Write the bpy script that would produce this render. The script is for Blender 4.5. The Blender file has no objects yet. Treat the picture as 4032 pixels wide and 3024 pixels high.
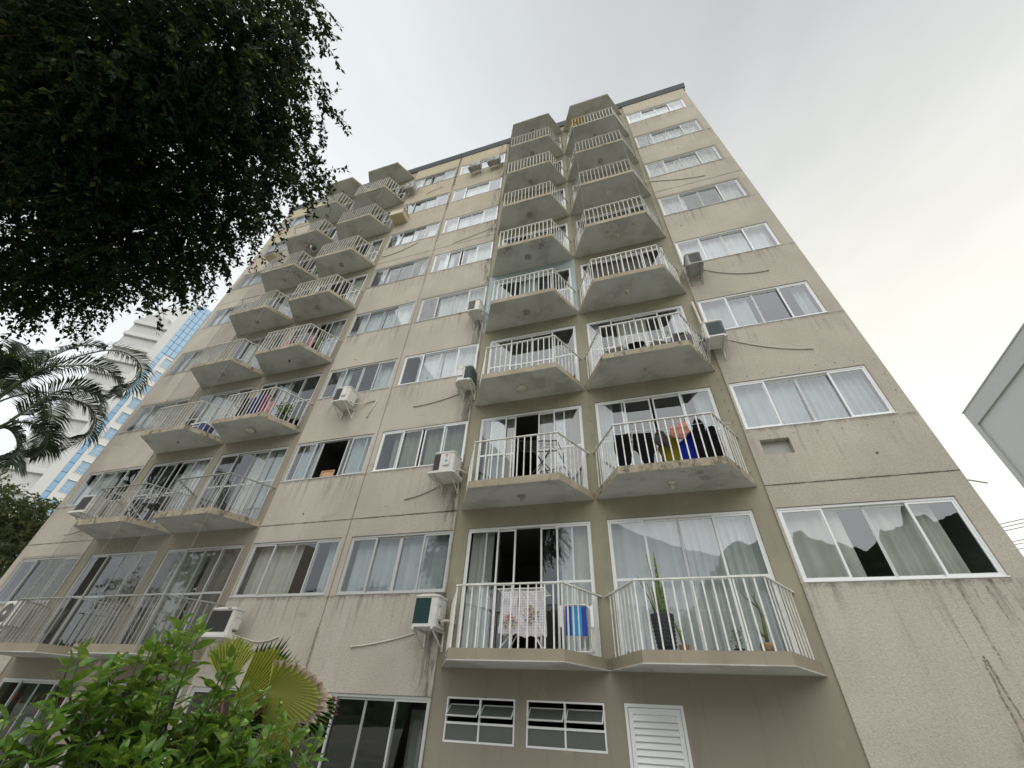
import bpy, math, random
import numpy as np
from mathutils import Matrix, Vector, Euler
random.seed(11)
rng = np.random.default_rng(5)
S = bpy.context.scene
COL = S.collection
R_ = math.radians

# ---------------------------------------------------------------- camera, sky, sun, exposure
cd = bpy.data.cameras.new('camera')
cam = bpy.data.objects.new('camera', cd)
COL.objects.link(cam)
S.camera = cam
cd.sensor_fit = 'HORIZONTAL'
cd.sensor_width = 36.0
cd.lens = 14.389
cd.clip_start = 0.05
cd.clip_end = 3000
M = Matrix(((0.95563213, 0.15251599, 0.25200417, 0.0),
            (0.29085157, -0.62394024, -0.72533023, -7.775),
            (0.04661109, 0.76644468, -0.64061685, 1.6),
            (0, 0, 0, 1)))
cam.matrix_world = M

SUN_EL, SUN_AZ = R_(58), R_(-58)      # azimuth of the direction towards the sun, from +x towards +y
sun_dir = Vector((math.cos(SUN_EL) * math.cos(SUN_AZ), math.cos(SUN_EL) * math.sin(SUN_AZ), math.sin(SUN_EL)))

W = bpy.data.worlds.new('World')
S.world = W
W.use_nodes = True
nt = W.node_tree
nt.nodes.clear()
N = nt.nodes.new
L = nt.links.new
out = N('ShaderNodeOutputWorld')
bg = N('ShaderNodeBackground')
sky = N('ShaderNodeTexSky')
sky.sky_type = 'NISHITA'
sky.sun_disc = False
sky.sun_elevation = SUN_EL
sky.sun_rotation = math.pi / 2 - SUN_AZ
tc = N('ShaderNodeTexCoord')


def wmath(op, a, b=None, c=None):
    n = N('ShaderNodeMath')
    n.operation = op
    for i, v in enumerate((a, b, c)):
        if v is None:
            continue
        if isinstance(v, (int, float)):
            n.inputs[i].default_value = v
        else:
            L(v, n.inputs[i])
    return n.outputs[0]


def wdot(v):
    n = N('ShaderNodeVectorMath')
    n.operation = 'DOT_PRODUCT'
    L(tc.outputs['Generated'], n.inputs[0])
    n.inputs[1].default_value = Vector(v).normalized()
    return n.outputs['Value']


# a thick cloud layer: brightest low on the right beyond the building, dimmer overhead, faint long streaks
glow = wmath('POWER', wmath('MAXIMUM', wdot((0.62, 0.80, 0.50)), 0.0), 7.0)
up = wmath('MAXIMUM', wdot((0.35, -0.05, 1.0)), 0.0)
mp = N('ShaderNodeMapping')
mp.inputs['Scale'].default_value = (1.0, 0.35, 2.2)
mp.inputs['Rotation'].default_value = (0.3, 0.2, 0.5)
L(tc.outputs['Generated'], mp.inputs[0])
ns = N('ShaderNodeTexNoise')
ns.inputs['Scale'].default_value = 2.6
ns.inputs['Detail'].default_value = 5
ns.inputs['Roughness'].default_value = 0.5
L(mp.outputs[0], ns.inputs['Vector'])
cl = wmath('MULTIPLY_ADD', ns.outputs['Fac'], 0.46, 0.77)
lum = wmath('SUBTRACT', 0.83, wmath('MULTIPLY', wmath('POWER', up, 3.5), 0.37))
lum = wmath('MULTIPLY', lum, cl)
mixc = N('ShaderNodeMixRGB')
L(glow, mixc.inputs[0])
mixc.inputs[1].default_value = (0.965, 0.995, 0.995, 1)
mixc.inputs[2].default_value = (1.22, 1.18, 1.04, 1)
sc_ = N('ShaderNodeVectorMath')
sc_.operation = 'SCALE'
L(mixc.outputs[0], sc_.inputs[0])
L(lum, sc_.inputs['Scale'])
mixs = N('ShaderNodeMixRGB')           # one tenth of clear Nishita sky showing through the cloud
mixs.inputs[0].default_value = 0.90
L(sky.outputs[0], mixs.inputs[1])
SKYS = 0.12
cs = N('ShaderNodeVectorMath')
cs.operation = 'SCALE'
cs.inputs['Scale'].default_value = 1.0 / SKYS
L(sc_.outputs[0], cs.inputs[0])
L(cs.outputs[0], mixs.inputs[2])
bg.inputs['Strength'].default_value = SKYS
L(mixs.outputs[0], bg.inputs['Color'])
L(bg.outputs[0], out.inputs['Surface'])

sd = bpy.data.lights.new('sun', 'SUN')
sun = bpy.data.objects.new('sun', sd)
COL.objects.link(sun)
sd.energy = 1.9
sd.angle = R_(90)
sd.color = (1.0, 0.97, 0.92)
sun.location = (0, -20, 40)
sun.rotation_euler = sun_dir.to_track_quat('Z', 'Y').to_euler()

S.view_settings.view_transform = 'Standard'
S.view_settings.look = 'None'
S.view_settings.gamma = 1
S.view_settings.exposure = 0.40
S.view_settings.use_curve_mapping = False
S.cycles.max_bounces = 8
S.cycles.transparent_max_bounces = 16
S.cycles.transmission_bounces = 4

# ---------------------------------------------------------------- helpers


class MB:
    def __init__(s):
        s.v, s.f, s.m = [], [], []

    def face(s, pts, m=0):
        i = len(s.v)
        s.v += [tuple(p) for p in pts]
        s.f.append(tuple(range(i, i + len(pts))))
        s.m.append(m)

    def box(s, x0, x1, y0, y1, z0, z1, m=0):
        s.hexa([(x0, y0, z0), (x1, y0, z0), (x1, y1, z0), (x0, y1, z0), (x0, y0, z1), (x1, y0, z1), (x1, y1, z1), (x0, y1, z1)], m)

    def hexa(s, p, m=0):
        i = len(s.v)
        s.v += [tuple(q) for q in p]
        for f in ((3, 2, 1, 0), (4, 5, 6, 7), (0, 1, 5, 4), (1, 2, 6, 5), (2, 3, 7, 6), (3, 0, 4, 7)):
            s.f.append(tuple(i + k for k in f))
            s.m.append(m)

    def prism(s, poly, z0, z1, m=0, mside=None, mtop=None):      # poly counterclockwise from above
        n = len(poly)
        i = len(s.v)
        s.v += [(x, y, z0) for x, y in poly] + [(x, y, z1) for x, y in poly]
        s.f.append(tuple(i + k for k in reversed(range(n))))
        s.m.append(m)
        s.f.append(tuple(i + n + k for k in range(n)))
        s.m.append(m if mtop is None else mtop)
        for k in range(n):
            a, b = i + k, i + (k + 1) % n
            s.f.append((a, b, b + n, a + n))
            s.m.append(m if mside is None else mside)

    def tube(s, pts, r, sides=6, m=0, cap=True):
        pts = [Vector(p) for p in pts]
        rr = r if isinstance(r, (list, tuple)) else [r] * len(pts)
        i0 = len(s.v)
        up = None
        for k, p in enumerate(pts):
            t = (pts[min(k + 1, len(pts) - 1)] - pts[max(k - 1, 0)])
            if t.length < 1e-9:
                t = Vector((0, 0, 1))
            t.normalize()
            if up is None:
                up = t.orthogonal().normalized()
            up = (up - t * up.dot(t))
            up = up.normalized() if up.length > 1e-6 else t.orthogonal().normalized()
            w = t.cross(up)
            for j in range(sides):
                a = 2 * math.pi * j / sides
                s.v.append(tuple(p + (up * math.cos(a) + w * math.sin(a)) * rr[k]))
        for k in range(len(pts) - 1):
            for j in range(sides):
                a, b = i0 + k * sides + j, i0 + k * sides + (j + 1) % sides
                s.f.append((a, b, b + sides, a + sides))
                s.m.append(m)
        if cap:
            s.f.append(tuple(i0 + j for j in reversed(range(sides))))
            s.m.append(m)
            e = i0 + (len(pts) - 1) * sides
            s.f.append(tuple(e + j for j in range(sides)))
            s.m.append(m)

    def lathe(s, prof, c=(0, 0, 0), sides=16, m=0):
        i0 = len(s.v)
        for r, z in prof:
            for j in range(sides):
                a = 2 * math.pi * j / sides
                s.v.append((c[0] + r * math.cos(a), c[1] + r * math.sin(a), c[2] + z))
        for k in range(len(prof) - 1):
            for j in range(sides):
                a, b = i0 + k * sides + j, i0 + k * sides + (j + 1) % sides
                s.f.append((a, b, b + sides, a + sides))
                s.m.append(m)
        s.f.append(tuple(i0 + j for j in reversed(range(sides))))
        s.m.append(m)
        e = i0 + (len(prof) - 1) * sides
        s.f.append(tuple(e + j for j in range(sides)))
        s.m.append(m)

    def mesh(s, name, mats, smooth=False):
        me = bpy.data.meshes.new(name)
        me.from_pydata(s.v, [], s.f)
        for mm in (mats if isinstance(mats, (list, tuple)) else [mats]):
            me.materials.append(mm)
        me.polygons.foreach_set('material_index', s.m)
        if smooth:
            me.polygons.foreach_set('use_smooth', [True] * len(s.f))
        me.update()
        return me

    def build(s, name, mats, parent=None, smooth=False):
        return link(name, s.mesh(name, mats, smooth), parent)


def link(name, data, parent=None, loc=None):
    o = bpy.data.objects.new(name, data)
    COL.objects.link(o)
    if parent is not None:
        o.parent = parent
    if loc is not None:
        o.location = loc
    return o


def empty(name, loc=(0, 0, 0), rz=0.0):
    o = bpy.data.objects.new(name, None)
    COL.objects.link(o)
    o.location = loc
    o.rotation_euler = (0, 0, rz)
    o.empty_display_size = 0.2
    return o


def tag(o, label=None, cat=None, group=None, kind=None):
    for k, v in (('label', label), ('category', cat), ('group', group), ('kind', kind)):
        if v:
            o[k] = v
    return o


def np_mesh(name, verts, nper, mats, midx=None, smooth=False):
    """verts (F, nper, 3): one n-gon per row"""
    F = len(verts)
    me = bpy.data.meshes.new(name)
    me.vertices.add(F * nper)
    me.vertices.foreach_set('co', verts.reshape(-1).astype(np.float32))
    me.loops.add(F * nper)
    me.loops.foreach_set('vertex_index', np.arange(F * nper, dtype=np.int32))
    me.polygons.add(F)
    me.polygons.foreach_set('loop_start', np.arange(F, dtype=np.int32) * nper)
    me.polygons.foreach_set('loop_total', np.full(F, nper, dtype=np.int32))
    for mm in (mats if isinstance(mats, (list, tuple)) else [mats]):
        me.materials.append(mm)
    if midx is not None:
        me.polygons.foreach_set('material_index', midx.astype(np.int32))
    if smooth:
        me.polygons.foreach_set('use_smooth', np.ones(F, dtype=bool))
    me.update(calc_edges=True)
    return me


# ---------------------------------------------------------------- materials
class NT:
    def __init__(s, name):
        s.mat = bpy.data.materials.new(name)
        s.mat.use_nodes = True
        s.t = s.mat.node_tree
        s.b = s.t.nodes['Principled BSDF']
        s.tc = None

    def n(s, typ, **kw):
        x = s.t.nodes.new(typ)
        for k, v in kw.items():
            setattr(x, k, v)
        return x

    def l(s, a, b):
        s.t.links.new(a, b)

    def co(s, kind='Object'):
        if s.tc is None:
            s.tc = s.n('ShaderNodeTexCoord')
        return s.tc.outputs[kind]

    def math(s, op, a, b=None, c=None, clamp=False):
        n = s.n('ShaderNodeMath', operation=op)
        n.use_clamp = clamp
        for i, v in enumerate((a, b, c)):
            if v is None:
                continue
            if isinstance(v, (int, float)):
                n.inputs[i].default_value = v
            else:
                s.l(v, n.inputs[i])
        return n.outputs[0]

    def noise(s, scale=5, detail=4, rough=0.55, stretch=None, dim=None, vec=None):
        v = vec if vec is not None else s.co()
        if stretch:
            m = s.n('ShaderNodeMapping')
            m.inputs['Scale'].default_value = stretch
            s.l(v, m.inputs[0])
            v = m.outputs[0]
        n = s.n('ShaderNodeTexNoise')
        n.inputs['Scale'].default_value = scale
        n.inputs['Detail'].default_value = detail
        n.inputs['Roughness'].default_value = rough
        s.l(v, n.inputs['Vector'])
        return n.outputs['Fac']

    def ramp(s, fac, lo, hi):
        n = s.n('ShaderNodeMapRange', interpolation_type='SMOOTHSTEP')
        s.l(fac, n.inputs[0])
        n.inputs[1].default_value = lo
        n.inputs[2].default_value = hi
        return n.outputs[0]

    def mix(s, fac, a, b, mode='MIX'):
        n = s.n('ShaderNodeMixRGB', blend_type=mode)
        for i, v in enumerate((fac, a, b)):
            if isinstance(v, (int, float)):
                n.inputs[i].default_value = v
            elif isinstance(v, tuple):
                n.inputs[i].default_value = (*v, 1) if len(v) == 3 else v
            else:
                s.l(v, n.inputs[i])
        return n.outputs[0]

    def xyz(s, kind='Object'):
        n = s.n('ShaderNodeSeparateXYZ')
        s.l(s.co(kind), n.inputs[0])
        return n.outputs

    def bump(s, h, strength=0.3, dist=0.01):
        n = s.n('ShaderNodeBump')
        n.inputs['Strength'].default_value = strength
        n.inputs['Distance'].default_value = dist
        s.l(h, n.inputs['Height'])
        s.l(n.outputs[0], s.b.inputs['Normal'])

    def set(s, col=None, rough=None, metal=None, spec=None):
        if col is not None:
            if isinstance(col, tuple):
                s.b.inputs['Base Color'].default_value = (*col, 1)
            else:
                s.l(col, s.b.inputs['Base Color'])
        if rough is not None:
            s.b.inputs['Roughness'].default_value = rough
        if metal is not None:
            s.b.inputs['Metallic'].default_value = metal
        if spec is not None:
            s.b.inputs['Specular IOR Level'].default_value = spec
        return s.mat


def simple(name, col, rough=0.6, var=0.12, scale=6, metal=0.0, bump=0.0, bscale=80, spec=0.4):
    t = NT(name)
    nz = t.noise(scale, 5)
    c = t.mix(t.math('MULTIPLY', t.ramp(nz, 0.3, 0.7), var * 2.5 if var * 2.5 < 1 else 1), col, tuple(x * (1 - var * 2) for x in col))
    if bump:
        t.bump(t.noise(bscale, 3), bump, 0.005)
    return t.set(c, rough, metal, spec)


def mat_wall():
    t = NT('textured_render')
    x, y, z = t.xyz()
    big = t.noise(0.55, 5, 0.6)
    spk = t.noise(28, 5, 0.75)
    base = t.mix(t.ramp(big, 0.3, 0.7), (0.565, 0.522, 0.448), (0.465, 0.426, 0.362))
    base = t.mix(t.math('MULTIPLY', t.ramp(spk, 0.35, 0.75), 0.42), base, (0.25, 0.21, 0.165))
    rp = t.ramp(t.noise(0.9, 2, 0.3, stretch=(1.6, 1, 1.0)), 0.63, 0.645)
    base = t.mix(t.math('MULTIPLY', rp, 0.22), base, (0.56, 0.53, 0.47))
    rq = t.ramp(t.noise(1.7, 3, 0.5, stretch=(0.7, 1, 1.6)), 0.66, 0.70)
    base = t.mix(t.math('MULTIPLY', rq, 0.30), base, (0.31, 0.28, 0.23))
    # the uppermost storey is yellower
    base = t.mix(t.math('MULTIPLY', t.ramp(z, 15.0, 25.0), t.math('MULTIPLY_ADD', t.math('LESS_THAN', x, 0.0), 0.40, 0.10)), base, (0.52, 0.44, 0.27))
    base = t.mix(t.math('MULTIPLY', t.ramp(z, 24.55, 24.85), 0.45), base, (0.56, 0.50, 0.34))
    # rain streaks below the sills, repeating with the storeys
    ph = t.math('FRACT', t.math('DIVIDE', t.math('SUBTRACT', z, 3.49), 2.8))
    st = t.noise(1.0, 4, 0.65, stretch=(9.0, 1.0, 0.55))
    pt = t.noise(0.7, 3, 0.5, stretch=(1.3, 1, 1.0))
    sill = t.math('MULTIPLY', t.ramp(ph, 0.62, 1.0), t.ramp(st, 0.47, 0.66))
    sill = t.math('MULTIPLY', sill, t.ramp(pt, 0.36, 0.58))
    line = t.math('MULTIPLY', t.ramp(ph, 0.965, 0.995), t.ramp(t.noise(7, 5, 0.7), 0.35, 0.6))
    d = t.math('MULTIPLY_ADD', sill, 0.42, t.math('MULTIPLY', line, 0.42))
    # faint streaks everywhere
    st2 = t.noise(1.0, 5, 0.7, stretch=(14, 1, 0.25))
    d = t.math('ADD', d, t.math('MULTIPLY', t.ramp(st2, 0.52, 0.80), 0.16))
    # mould along the balcony bay and the vertical joint
    def near(c, w, amt, lo=0.42, hi=0.62):
        g = t.math('SUBTRACT', 1.0, t.math('DIVIDE', t.math('ABSOLUTE', t.math('SUBTRACT', x, c)), w), clamp=True)
        return t.math('MULTIPLY', t.math('MULTIPLY', g, t.ramp(t.noise(2.2, 5, 0.7, stretch=(2.5, 1, 0.5)), lo, hi)), amt)
    d = t.math('ADD', d, near(-3.83, 0.42, 0.85))
    d = t.math('ADD', d, t.math('MULTIPLY', near(-6.43, 0.10, 0.9, 0.3, 0.6), t.ramp(z, 12, 24)))
    d = t.math('ADD', d, near(-6.43, 0.035, 0.22, 0.2, 0.5))
    # dark line of dirt on the two expansion joints
    for zz in (5.11, 16.36):
        g = t.math('SUBTRACT', 1.0, t.math('DIVIDE', t.math('ABSOLUTE', t.math('SUBTRACT', z, zz)), 0.035), clamp=True)
        d = t.math('ADD', d, t.math('MULTIPLY', g, t.math('MULTIPLY', t.ramp(t.noise(3, 5, 0.7), 0.38, 0.60), 0.5)))
    # long dark runs below the lowest right-hand window
    wob = t.math('MULTIPLY', t.math('SUBTRACT', t.noise(5, 3, 0.6), 0.5), 0.07)
    xw = t.math('ADD', x, wob)
    for cx, z1, z0, w in ((4.10, 3.44, 2.3, 0.028), (4.27, 3.44, 3.05, 0.022), (4.43, 3.42, 2.8, 0.016), (3.83, 3.0, 2.42, 0.014), (4.0, 3.44, 3.2, 0.03), (4.55, 3.42, 2.2, 0.012)):
        g = t.math('SUBTRACT', 1.0, t.math('DIVIDE', t.math('ABSOLUTE', t.math('SUBTRACT', xw, cx)), w), clamp=True)
        zz = t.math('MULTIPLY', t.ramp(z, z0, z0 + 0.3), t.math('SUBTRACT', 1.0, t.ramp(z, z1 - 0.05, z1)))
        g = t.math('MULTIPLY', t.math('MULTIPLY', g, zz), t.ramp(t.noise(22, 3, 0.7), 0.35, 0.6))
        d = t.math('ADD', d, t.math('MULTIPLY', g, 0.6))
    # weep hole with a forked stain under it
    tt = t.math('SUBTRACT', 2.55, z)
    below = t.math('MULTIPLY', t.ramp(tt, 0.0, 0.02), t.math('SUBTRACT', 1.0, t.ramp(tt, 0.7, 1.3)))
    hw = t.math('MULTIPLY_ADD', tt, 0.055, 0.012)
    xc = t.math('ADD', t.math('SUBTRACT', xw, 3.93), t.math('MULTIPLY', tt, 0.02))
    off = t.math('ABSOLUTE', t.math('SUBTRACT', t.math('ABSOLUTE', xc), hw))
    ed = t.math('SUBTRACT', 1.0, t.math('DIVIDE', off, 0.022), clamp=True)
    ed = t.math('MULTIPLY', t.math('MULTIPLY', ed, below), t.ramp(t.noise(26, 4, 0.75), 0.32, 0.58))
    inside = t.math('MULTIPLY', t.math('LESS_THAN', t.math('ABSOLUTE', xc), hw), below)
    low = t.math('MULTIPLY', t.math('SUBTRACT', 1.0, t.ramp(z, 1.55, 1.98)), t.ramp(t.math('ADD', x, t.math('MULTIPLY', z, 0.0)), 3.6, 4.0))
    low = t.math('MULTIPLY', low, t.ramp(t.noise(6, 5, 0.75), 0.42, 0.60))
    hole = t.math('LESS_THAN', t.math('SQRT', t.math('ADD', t.math('POWER', t.math('SUBTRACT', x, 3.935), 2.0), t.math('POWER', t.math('SUBTRACT', z, 2.56), 2.0))), 0.013)
    base = t.mix(t.math('MULTIPLY', inside, 0.22), base, (0.36, 0.25, 0.17))
    dd = t.math('ADD', t.math('MULTIPLY', ed, 0.85), t.math('ADD', t.math('MULTIPLY', low, 0.75), hole))
    d = t.math('ADD', d, dd)
    d = t.math('MINIMUM', d, 0.92)
    c = t.mix(d, base, (0.060, 0.055, 0.050))
    t.set(c, 0.92, spec=0.15)
    h = t.math('ADD', t.noise(46, 4, 0.65), t.math('MULTIPLY', t.noise(120, 2, 0.5), 0.35))
    t.bump(h, 0.85, 0.014)
    return t.mat


def mat_paint(name, col, col_low=None, grime=0.3, var=0.15, z_split=None):
    t = NT(name)
    x, y, z = t.xyz()
    big = t.noise(0.9, 6, 0.62)
    c = t.mix(t.ramp(big, 0.35, 0.68), col, tuple(k * (1 - var) for k in col))
    if col_low:
        zz = t.math('SUBTRACT', z, t.math('MULTIPLY', t.math('LESS_THAN', x, -8.0), 11.0))
        c = t.mix(t.ramp(zz, z_split - 0.6, z_split + 0.9), col_low, c)
    pt = t.noise(2.3, 6, 0.7)
    c = t.mix(t.math('MULTIPLY', t.ramp(pt, 0.60, 0.64), 0.22), c, tuple(k * 1.25 for k in col))
    st = t.noise(1.0, 5, 0.7, stretch=(8, 8, 0.45))
    c = t.mix(t.math('MULTIPLY', t.ramp(st, 0.52, 0.75), grime), c, (0.07, 0.065, 0.05))
    t.set(c, 0.8, spec=0.25)
    t.bump(t.noise(35, 4), 0.12, 0.004)
    return t.mat


def mat_soffit():
    t = NT('slab_soffit_paint')
    oi = t.n('ShaderNodeObjectInfo')
    vm = t.n('ShaderNodeVectorMath', operation='MULTIPLY_ADD')
    t.l(oi.outputs['Random'], vm.inputs[0])
    vm.inputs[1].default_value = (37, 19, 11)
    t.l(t.co(), vm.inputs[2])
    n1 = t.noise(1.1, 4, 0.55, vec=vm.outputs[0])
    n2 = t.noise(4.5, 5, 0.6, vec=vm.outputs[0])
    c = t.mix(t.ramp(n1, 0.40, 0.62), (0.55, 0.555, 0.52), (0.455, 0.455, 0.425))
    peel = t.ramp(t.math('MULTIPLY_ADD', n2, 0.35, n1), 0.715, 0.73)
    c = t.mix(t.math('MULTIPLY', peel, 0.28), c, (0.33, 0.33, 0.29))
    d = t.ramp(t.math('MULTIPLY_ADD', n2, 0.5, n1), 0.965, 1.0)
    lt = t.ramp(t.math('MULTIPLY_ADD', n2, 0.4, t.noise(1.4, 3, 0.5, vec=vm.outputs[0])), 0.78, 0.80)
    c = t.mix(t.math('MULTIPLY', lt, 0.30), c, (0.66, 0.66, 0.61))
    c = t.mix(t.math('MULTIPLY', d, 0.4), c, (0.09, 0.085, 0.07))
    t.set(c, 0.85, spec=0.2)
    t.bump(t.noise(30, 4), 0.1, 0.004)
    return t.mat


def mat_slabedge(name, mould):
    t = NT(name)
    oi = t.n('ShaderNodeObjectInfo')
    vm = t.n('ShaderNodeVectorMath', operation='MULTIPLY_ADD')
    t.l(oi.outputs['Random'], vm.inputs[0])
    vm.inputs[1].default_value = (23, 31, 7)
    t.l(t.co(), vm.inputs[2])
    c = t.mix(t.ramp(t.noise(2.0, 5, vec=vm.outputs[0]), 0.35, 0.65), (0.42, 0.37, 0.28), (0.33, 0.285, 0.21))
    n2 = t.noise(5.0, 6, 0.75, stretch=(1.4, 1.4, 0.7), vec=vm.outputs[0])
    c = t.mix(t.math('MULTIPLY', t.ramp(n2, 0.62 - mould * 0.14, 0.76 - mould * 0.12), 0.75), c, (0.05, 0.048, 0.038))
    t.set(c, 0.85, spec=0.2)
    t.bump(t.noise(25, 5, 0.7), 0.3, 0.008)
    return t.mat


def mat_glass(name='window_glass', tint=(0.93, 0.95, 0.95), ior=2.0, rough=0.0, wave=0.06):
    t = NT(name)
    t.t.nodes.remove(t.b)
    o = t.t.nodes['Material Output']
    tr = t.n('ShaderNodeBsdfTransparent')
    tr.inputs['Color'].default_value = (*tint, 1)
    gl = t.n('ShaderNodeBsdfGlossy')
    gl.inputs['Roughness'].default_value = rough
    gl.inputs['Color'].default_value = (0.92, 0.95, 1.0, 1)
    fr = t.n('ShaderNodeFresnel')
    fr.inputs['IOR'].default_value = ior
    bp = t.n('ShaderNodeBump')
    bp.inputs['Strength'].default_value = wave
    bp.inputs['Distance'].default_value = 0.02
    t.l(t.noise(1.6, 2, 0.4), bp.inputs['Height'])
    t.l(bp.outputs[0], gl.inputs['Normal'])
    mx = t.n('ShaderNodeMixShader')
    gi = t.n('ShaderNodeNewGeometry')
    t.l(t.math('MULTIPLY', fr.outputs[0], t.math('SUBTRACT', 1.0, gi.outputs['Backfacing'])), mx.inputs[0])
    t.l(tr.outputs[0], mx.inputs[1])
    t.l(gl.outputs[0], mx.inputs[2])
    t.l(mx.outputs[0], o.inputs['Surface'])
    return t.mat


def mat_cloth(name, col, trans=0.35, pat=None):
    t = NT(name)
    t.t.nodes.remove(t.b)
    o = t.t.nodes['Material Output']
    c = t.mix(t.ramp(t.noise(3, 4), 0.3, 0.7), col, tuple(k * 0.88 for k in col))
    if pat == 'check':
        x, y, z = t.xyz()
        gx = t.math('LESS_THAN', t.math('FRACT', t.math('MULTIPLY', x, 26)), 0.16)
        gz = t.math('LESS_THAN', t.math('FRACT', t.math('MULTIPLY', z, 26)), 0.16)
        c = t.mix(t.math('MULTIPLY', t.math('MAXIMUM', gx, gz), 0.55), c, (0.25, 0.2, 0.33))
    if pat == 'pink':
        x, y, z = t.xyz()
        gx = t.math('LESS_THAN', t.math('FRACT', t.math('MULTIPLY', x, 22)), 0.3)
        gz = t.math('LESS_THAN', t.math('FRACT', t.math('MULTIPLY', z, 22)), 0.3)
        c = t.mix(t.math('MULTIPLY', t.math('MAXIMUM', gx, gz), 0.35), c, (0.35, 0.12, 0.10))
    df = t.n('ShaderNodeBsdfDiffuse')
    tl = t.n('ShaderNodeBsdfTranslucent')
    t.l(c, df.inputs[0])
    t.l(c, tl.inputs[0])
    mx = t.n('ShaderNodeMixShader')
    mx.inputs[0].default_value = trans
    t.l(df.outputs[0], mx.inputs[1])
    t.l(tl.outputs[0], mx.inputs[2])
    t.l(mx.outputs[0], o.inputs['Surface'])
    return t.mat


def mat_leaf(name, cols, rough=0.45, trans=0.3, scale=1.5, vein=False, spec=0.4):
    t = NT(name)
    o = t.t.nodes['Material Output']
    gi = t.n('ShaderNodeNewGeometry')
    oi = t.n('ShaderNodeObjectInfo')
    f = t.math('FRACT', t.math('ADD', gi.outputs['Random Per Island'], oi.outputs['Random']))
    c = t.mix(f, cols[0], cols[1])
    c = t.mix(t.ramp(t.noise(scale, 3), 0.4, 0.7), c, cols[2])
    if len(cols) > 3:
        c = t.mix(t.math('GREATER_THAN', f, 0.93), c, cols[3])
    t.set(c, rough, spec=spec)
    tl = t.n('ShaderNodeBsdfTranslucent')
    t.l(t.mix(0.5, c, (0.30, 0.42, 0.05)), tl.inputs[0])
    mx = t.n('ShaderNodeMixShader')
    mx.inputs[0].default_value = trans
    t.l(t.b.outputs[0], mx.inputs[1])
    t.l(tl.outputs[0], mx.inputs[2])
    t.l(mx.outputs[0], o.inputs['Surface'])
    return t.mat


m_wall = mat_wall()
m_olive = mat_paint('olive_wall_paint', (0.325, 0.302, 0.22), (0.285, 0.255, 0.20), 0.20, 0.16, 2.45)
m_blue = mat_paint('pale_blue_wall_paint', (0.42, 0.49, 0.51), None, 0.25)
m_soffit = mat_soffit()
m_edge = mat_slabedge('mouldy_slab_edge', 1.0)
m_edge2 = mat_slabedge('lightly_stained_slab_edge', 0.35)
m_edge1 = mat_paint('brown_slab_edge_paint', (0.33, 0.285, 0.215), None, 0.22)
m_floor = simple('balcony_floor', (0.35, 0.33, 0.28), 0.7)
m_white = simple('white_aluminium', (0.78, 0.79, 0.79), 0.38, 0.05, 3, spec=0.5)
m_alu = simple('grey_aluminium', (0.50, 0.51, 0.50), 0.4, 0.08, 3, spec=0.5)
m_rail = simple('white_railing_paint', (0.80, 0.79, 0.75), 0.45, 0.10, 9, spec=0.4)
def rusty(name, col, amt):
    t = NT(name)
    oi = t.n('ShaderNodeObjectInfo')
    vm = t.n('ShaderNodeVectorMath', operation='MULTIPLY_ADD')
    t.l(oi.outputs['Random'], vm.inputs[0])
    vm.inputs[1].default_value = (13, 29, 17)
    t.l(t.co(), vm.inputs[2])
    c = t.mix(t.ramp(t.noise(6, 4, vec=vm.outputs[0]), 0.35, 0.7), col, tuple(k * 0.78 for k in col))
    c = t.mix(t.math('MULTIPLY', t.ramp(t.noise(14, 5, 0.75, vec=vm.outputs[0]), 0.66 - amt, 0.72 - amt), 0.7), c, (0.20, 0.11, 0.06))
    return t.set(c, 0.5, spec=0.35)


m_rail = rusty('white_railing_paint', (0.78, 0.77, 0.73), 0.0)
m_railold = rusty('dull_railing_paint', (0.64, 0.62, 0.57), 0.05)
m_glass = mat_glass()
m_glass_g = mat_glass('ground_floor_glass', (0.80, 0.82, 0.80), 1.9)
m_dark = simple('dark_flashing', (0.075, 0.085, 0.09), 0.5, 0.15, 2)
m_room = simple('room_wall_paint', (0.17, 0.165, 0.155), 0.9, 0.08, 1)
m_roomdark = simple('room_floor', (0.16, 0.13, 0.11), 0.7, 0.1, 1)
m_black = simple('black_plastic', (0.018, 0.019, 0.022), 0.45, 0.1)
m_blackm = simple('black_metal', (0.02, 0.02, 0.022), 0.4, 0.1)
m_acw = simple('air_conditioner_casing', (0.70, 0.69, 0.65), 0.4, 0.15, 5)
m_acdirty = simple('weathered_casing', (0.40, 0.40, 0.38), 0.6, 0.25, 5)
m_coilg = simple('dark_green_coil', (0.016, 0.055, 0.060), 0.5, 0.15, 30, spec=0.3)
m_coilk = simple('dark_grey_coil', (0.045, 0.047, 0.047), 0.5, 0.15, 30, spec=0.3)
m_beigeac = simple('beige_window_unit', (0.52, 0.44, 0.30), 0.5, 0.08)
m_hose = simple('hose_insulation', (0.62, 0.58, 0.50), 0.6, 0.1)
m_hoseg = simple('grey_drain_hose', (0.30, 0.28, 0.25), 0.6, 0.1)
m_railshade = simple('shaded_railing_paint', (0.36, 0.35, 0.33), 0.6, 0.2, 9)  # darker copy of the railing paint: shade on the lowest left balconies painted in
m_net = simple('net_cord', (0.30, 0.29, 0.26), 0.8, 0.05)
m_bark = simple('bark', (0.10, 0.075, 0.055), 0.9, 0.3, 12, bump=0.6, bscale=25)
m_concrete = simple('bare_concrete', (0.34, 0.34, 0.33), 0.85, 0.14, 1.2, bump=0.2)
m_lampglass = simple('lamp_glass', (0.62, 0.60, 0.50), 0.3, 0.05)
m_wood = simple('pale_wood', (0.50, 0.28, 0.13), 0.5, 0.2, 8)

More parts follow.
